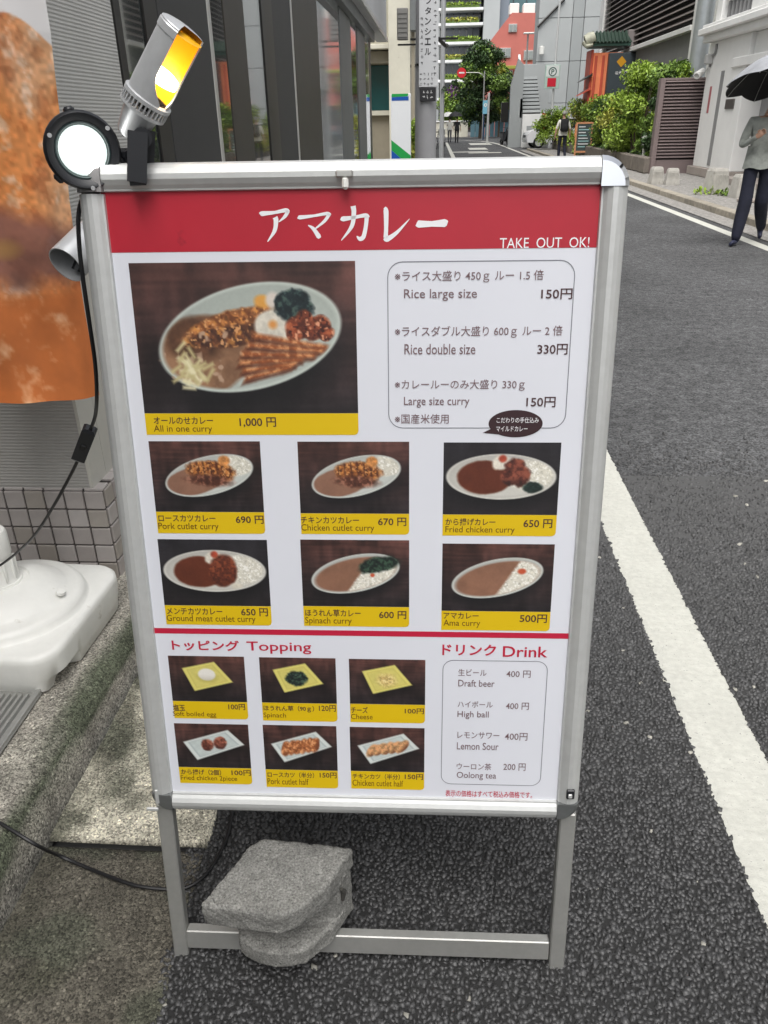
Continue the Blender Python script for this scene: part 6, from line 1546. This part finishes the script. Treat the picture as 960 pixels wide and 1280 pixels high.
# ------------------------------------------------------------------ people
SKIN = pm('skin', (.50, .30, .21), .55); HAIR = pm('hair_black', (.012, .010, .009), .5)
def body(parent, J, mats, sub=2):
    """J: name -> (xyz, radius or (rx, ry), parent joint, material index of the segment to the parent). One skinned surface."""
    names = list(J); ix = {n: i for i, n in enumerate(names)}
    me = bpy.data.meshes.new('body'); me.from_pydata([J[n][0] for n in names], [(ix[n], ix[J[n][2]]) for n in names if J[n][2]], []); me.update()
    o = bpy.data.objects.new('body', me); COL.objects.link(o)
    o.modifiers.new('skin', 'SKIN'); sb = o.modifiers.new('sub', 'SUBSURF'); sb.levels = sub; sb.render_levels = sub
    sv = me.skin_vertices[0].data
    for n in names:
        r = J[n][1]; sv[ix[n]].radius = r if isinstance(r, tuple) else (r, r); sv[ix[n]].use_root = J[n][2] is None
    bpy.context.view_layer.update(); dg = bpy.context.evaluated_depsgraph_get()
    m2 = bpy.data.meshes.new_from_object(o.evaluated_get(dg)); bpy.data.objects.remove(o); bpy.data.meshes.remove(me)
    m2.materials.clear(); [m2.materials.append(k) for k in mats]
    seg = [(np.array(J[n][0]), np.array(J[J[n][2]][0]), J[n][3]) for n in names if J[n][2]]
    cen = np.array([p.center for p in m2.polygons]); best = np.full(len(cen), 9e9); mi = np.zeros(len(cen), int)
    for a, b_, k in seg:
        d = b_-a; t = np.clip(((cen-a)@d)/(d@d+1e-9), 0, 1); q = np.linalg.norm(cen-(a+t[:, None]*d), axis=1); w = q < best; best[w] = q[w]; mi[w] = k
    m2.polygons.foreach_set('material_index', mi.astype(np.int32)); m2.polygons.foreach_set('use_smooth', [True]*len(cen)); m2.name = 'body'
    ob = bpy.data.objects.new('body', m2); COL.objects.link(ob); ob.parent = parent; return ob
def person(label, loc, rz, sc, shirt, trousers, shoes, arms, legs, head=(0, 0, 0), fingers=False, hair=True, baggy=1.12):
    """figure facing local -Y. arms: (elbow, wrist, handtip) left(+x) and right(-x); legs: (knee, ankle, toe)"""
    root = thing('person', label, 'person', loc, rz); root.scale = (sc, sc, sc)
    hx, hy, hz = head
    J = {'pelvis': ((0, 0, .96), (.155, .11), None, 0), 'waist': ((0, -.005, 1.10), (.145, .10), 'pelvis', 0), 'chest': ((0, -.01, 1.30), (.165, .115), 'waist', 0), 'neck0': ((0, .01, 1.44), (.075, .07), 'chest', 0),
         'neck': ((hx*.4, -.005+hy*.4, 1.50), (.052, .055), 'neck0', 2), 'jaw': ((hx*.8, -.025+hy*.8, 1.56), (.062, .075), 'neck', 2), 'head': ((hx, -.02+hy, 1.65), (.076, .095), 'jaw', 2), 'crown': ((hx, -.01+hy, 1.735), (.045, .06), 'head', 2),
         'nose': ((hx, -.118+hy, 1.615), (.012, .016), 'head', 2)}
    for s, k in ((1, 0), (-1, 1)):
        el, wr, ht = arms[k]; n = 'LR'[k]
        J['sh'+n] = ((s*.175, 0, 1.40), .062, 'chest', 0); J['el'+n] = (el, .044, 'sh'+n, 0)
        J['wr'+n] = (wr, .029, 'el'+n, 0 if fingers else 2); e = Vector(el); w = Vector(wr); h = Vector(ht)
        palm = w.lerp(h, .5); J['pm'+n] = (tuple(palm), (.036, .018), 'wr'+n, 2)
        d = (h-w).normalized(); sd = d.cross(Vector((0, 1, 0))); sd = sd.normalized() if sd.length > .1 else Vector((1, 0, 0)); cv = sd.cross(d)
        if fingers:
            for q in range(4):
                o_ = palm+sd*(.024-.016*q)+d*.025; l = (.040, .046, .043, .034)[q]
                J['f%s%d' % (n, q)] = (tuple(o_), .009, 'pm'+n, 2); J['g%s%d' % (n, q)] = (tuple(o_+d*l*.7-cv*.012), .008, 'f%s%d' % (n, q), 2); J['h%s%d' % (n, q)] = (tuple(o_+d*l-cv*.034), .007, 'g%s%d' % (n, q), 2)
            J['t'+n] = (tuple(palm+sd*.042-d*.002-cv*.012), .010, 'pm'+n, 2); J['u'+n] = (tuple(palm+sd*.045+d*.028-cv*.03), .008, 't'+n, 2)
        else: J['ft'+n] = (ht, (.030, .013), 'pm'+n, 2)
        kn, an, to = legs[k]
        J['hp'+n] = ((s*.09, 0, .90), (.092, .095), 'pelvis', 1); mid = Vector(J['hp'+n][0]).lerp(Vector(kn), .5)
        J['th'+n] = (tuple(mid), .082, 'hp'+n, 1); J['kn'+n] = (kn, .062*baggy, 'th'+n, 1); J['cf'+n] = (tuple(Vector(kn).lerp(Vector(an), .4)+Vector((0, .012, 0))), .060*baggy, 'kn'+n, 1); J['an'+n] = (an, .045*baggy, 'cf'+n, 1)
        J['hl'+n] = ((an[0], an[1]+.02, an[2]-.045), .037, 'an'+n, 3); J['to'+n] = (to, (.043, .026), 'hl'+n, 3)
    body(root, J, [shirt, trousers, SKIN, shoes])
    if hair:
        b = MB(); M = Matrix.Translation((hx, hy+.005, 1.665)) @ Matrix.Diagonal((.086, .108, .105, 1)); nn = 14
        vs, fs = [], []
        for i in range(8):
            ph = i/7*R(100)
            for j in range(nn):
                a = 2*math.pi*j/nn; p = ph*(1 if math.sin(a) > -.3 else .55); vs.append(M @ Vector((math.sin(p)*math.cos(a), math.sin(p)*math.sin(a), math.cos(p))))
        fs = [(i*nn+j, i*nn+(j+1) % nn, (i+1)*nn+(j+1) % nn, (i+1)*nn+j) for i in range(7) for j in range(nn)]
        b.add(vs, fs); b.build('hair', hair if not isinstance(hair, bool) else HAIR, root, True)
    b = MB(); hem = []          # the loose hem of the shirt, over the trousers
    b.lathe([(1.02, 1.13), (1.06, 1.04), (1.12, .95), (1.17, .885), (1.14, .885), (1.08, .96)], 28)
    b.v = [(x*.165+.004*math.sin(9*math.atan2(y, x)), y*.128+.006*math.sin(7*math.atan2(y, x)), z+(.010*math.sin(5*math.atan2(y, x)) if z < .9 else 0)) for x, y, z in b.v]
    b.build('shirt_hem', shirt, root, True, 60)
    b = MB()
    for s in (-1, 1): b.lathe([(0, -.004), (.011, -.002), (.011, .002), (0, .004)], 8, 0, Matrix.Translation((hx+s*.031, hy-.104, 1.648)) @ Matrix.Rotation(math.pi/2, 4, 'X'))
    b.box((hx, hy-.094, 1.568), (.045, .01, .008)); b.build('face_features', pm('face_dark', (.05, .025, .02), .5), root)
    return root
SHIRT_G = pm('grey_green_shirt', (.34, .36, .33), .85, var=(14, .2), bump=(30, .5, .02)); NAVY = pm('navy_trousers', (.010, .012, .026), .85, var=(10, .3), bump=(18, .5, .02)); SHOE_N = pm('navy_shoe', (.02, .024, .055), .6, var=(30, .4))
WHITE_S = pm('white_shirt', (.66, .65, .60), .85, bump=(20, .4, .02)); BLACK_C = pm('black_cloth', (.012, .012, .014), .9); SHOE_B = pm('black_shoe', (.02, .02, .02), .5)
# person with the umbrella, walking towards us at the right edge
pu = Vector((3.955, 10.55, .004))
person('person in grey-green shirt and navy trousers walking towards us under an umbrella', pu, R(-14), 1.0, SHIRT_G, NAVY, SHOE_N,
       arms=(((.27, -.06, 1.14), (.10, -.24, 1.20), (.03, -.27, 1.27)), ((-.255, -.08, 1.13), (-.12, -.27, 1.235), (-.05, -.30, 1.30))),
       legs=(((.10, .05, .50), (.20, .42, .16), (.20, .34, .03)), ((-.10, -.10, .50), (-.14, -.15, .085), (-.20, -.30, .035))), head=(.03, -.03, 0), fingers=True, baggy=1.42)
um = thing('umbrella', 'silver-grey umbrella with a black underside held over the person at the right edge', 'umbrella', pu + Vector((-.03, -.74, .13)), R(20)); um.rotation_euler = (R(-16), 0, R(4))
n = 8; rim, rows = 12, []
Rr, zr, zt2 = .58, 1.71, 2.03
sect = 64; vs = []; NR = 9
for i in range(NR):
    t = i/(NR-1)
    for j in range(sect):
        a = 2*math.pi*j/sect; sc_ = abs(((j*8/sect) % 1)-.5)*2          # 1 at rib, 0 between
        r = Rr*t*(1-.10*t*(1-sc_)**1.5); z = zt2-(zt2-zr)*t**1.9-.035*t*t*(1-sc_)*0+.04*t*t*(1-sc_)
        vs.append((r*math.cos(a), r*math.sin(a), z))
fs = [(i*sect+j, (i+1)*sect+j, (i+1)*sect+(j+1) % sect, i*sect+(j+1) % sect) for i in range(NR-1) for j in range(sect)]
b = MB(); b.add(vs, fs); b.build('canopy', pm('silver_umbrella', (.33, .34, .36), .45, .2, var=(6, .2), bump=(9, .4, .03)), um, True)
b = MB(); b.add([(x*.995, y*.995, z-.006) for x, y, z in vs], [f[::-1] for f in fs]); b.build('lining', pm('black_lining', (.008, .008, .009), .8), um, True)
b = MB(); b.tube([(0, 0, 1.16), (0, 0, zt2+.06)], .007, 8); b.tube([(0, 0, 1.12), (0, 0, 1.26)], .015, 8); b.build('shaft', MAT['frame_dark'], um)
for k in range(8):
    a = k*math.pi/4; b = MB(); b.tube([(0, 0, zt2-.01)]+[(Rr*t*math.cos(a), Rr*t*math.sin(a), zt2-(zt2-zr)*t**1.9-.012) for t in (.3, .6, .85, 1.0)], .004, 5); b.tube([(0, 0, zt2-.2), (Rr*.5*math.cos(a), Rr*.5*math.sin(a), zt2-(zt2-zr)*.5**1.9-.014)], .003, 5); b.build('rib', MAT['alu_dull'], um)
# person with the backpack, seen from behind
pb_ = at(705, 150, 33.5); pb_ = Vector((pb_.x, 33.5, .004))
person('person in a pale shirt and dark trousers walking away with a black backpack', pb_, R(184), .97, WHITE_S, NAVY, SHOE_B,
       arms=(((.27, .02, 1.13), (.30, -.02, .90), (.30, -.05, .74)), ((-.27, .02, 1.13), (-.29, -.05, .90), (-.29, -.08, .74))),
       legs=(((.10, -.08, .50), (.10, -.05, .085), (.11, -.20, .03)), ((-.09, .02, .50), (-.10, .22, .12), (-.10, .12, .03))), hair=pm('grey_hair', (.25, .24, .22), .7))
bpk = thing('backpack', 'black backpack on the back of the person in the pale shirt', 'backpack', pb_, R(184)); bpk.scale = (.97, .97, .97)
b = MB(); b.box((0, .20, 1.25), (.30, .16, .46), bev=.05); b.box((0, .29, 1.16), (.22, .05, .22), bev=.02); b.build('bag', BLACK_C, bpk, True, 50)
for s in (-1, 1): b = MB(); b.tube(smooth_path([(s*.11, .13, 1.44), (s*.12, .02, 1.475), (s*.12, -.11, 1.40), (s*.14, -.10, 1.20), (s*.13, .12, 1.08)]), .017, 6); b.build('strap', BLACK_C, bpk, True)
# two far pedestrians
far = [((562, 168), 62.0, WHITE_S, pm('grey_trousers', (.12, .12, .13), .9), 'far person in white under a pale parasol beside the left line', (.62, .62, .60), 'pale parasol over the far person in white'), ((571, 168), 60.5, BLACK_C, BLACK_C, 'far person in black under a black umbrella on the road', (.012, .012, .014), 'black umbrella over the far person in black')]
for (px, py), Y, s1, t1, lab, uc, ulab in far:
    c = at(px, py, Y); loc = Vector((c.x, Y, .004))
    person(lab, loc, R(175), .93, s1, t1, SHOE_B, arms=(((.24, .02, 1.14), (.14, -.20, 1.22), (.12, -.22, 1.32)), ((-.25, .02, 1.13), (-.27, -.05, .90), (-.27, -.08, .76))),
           legs=(((.09, -.06, .50), (.09, -.05, .085), (.09, -.2, .03)), ((-.09, .05, .50), (-.09, .18, .10), (-.09, .06, .03))))
    u2 = thing('umbrella', ulab, 'umbrella', loc+Vector((-.11, .2, 0)))
    b = MB(); b.lathe([(.001, 1.98), (.2, 1.94), (.38, 1.83), (.50, 1.68), (.495, 1.675), (.37, 1.815), (.2, 1.92), (.001, 1.96)], 16); b.build('canopy', pm('umbrella_cloth', uc, .7), u2, True)
    b = MB(); b.tube([(0, 0, 1.12), (0, 0, 2.02)], .010, 6); b.build('shaft', MAT['frame_dark'], u2)
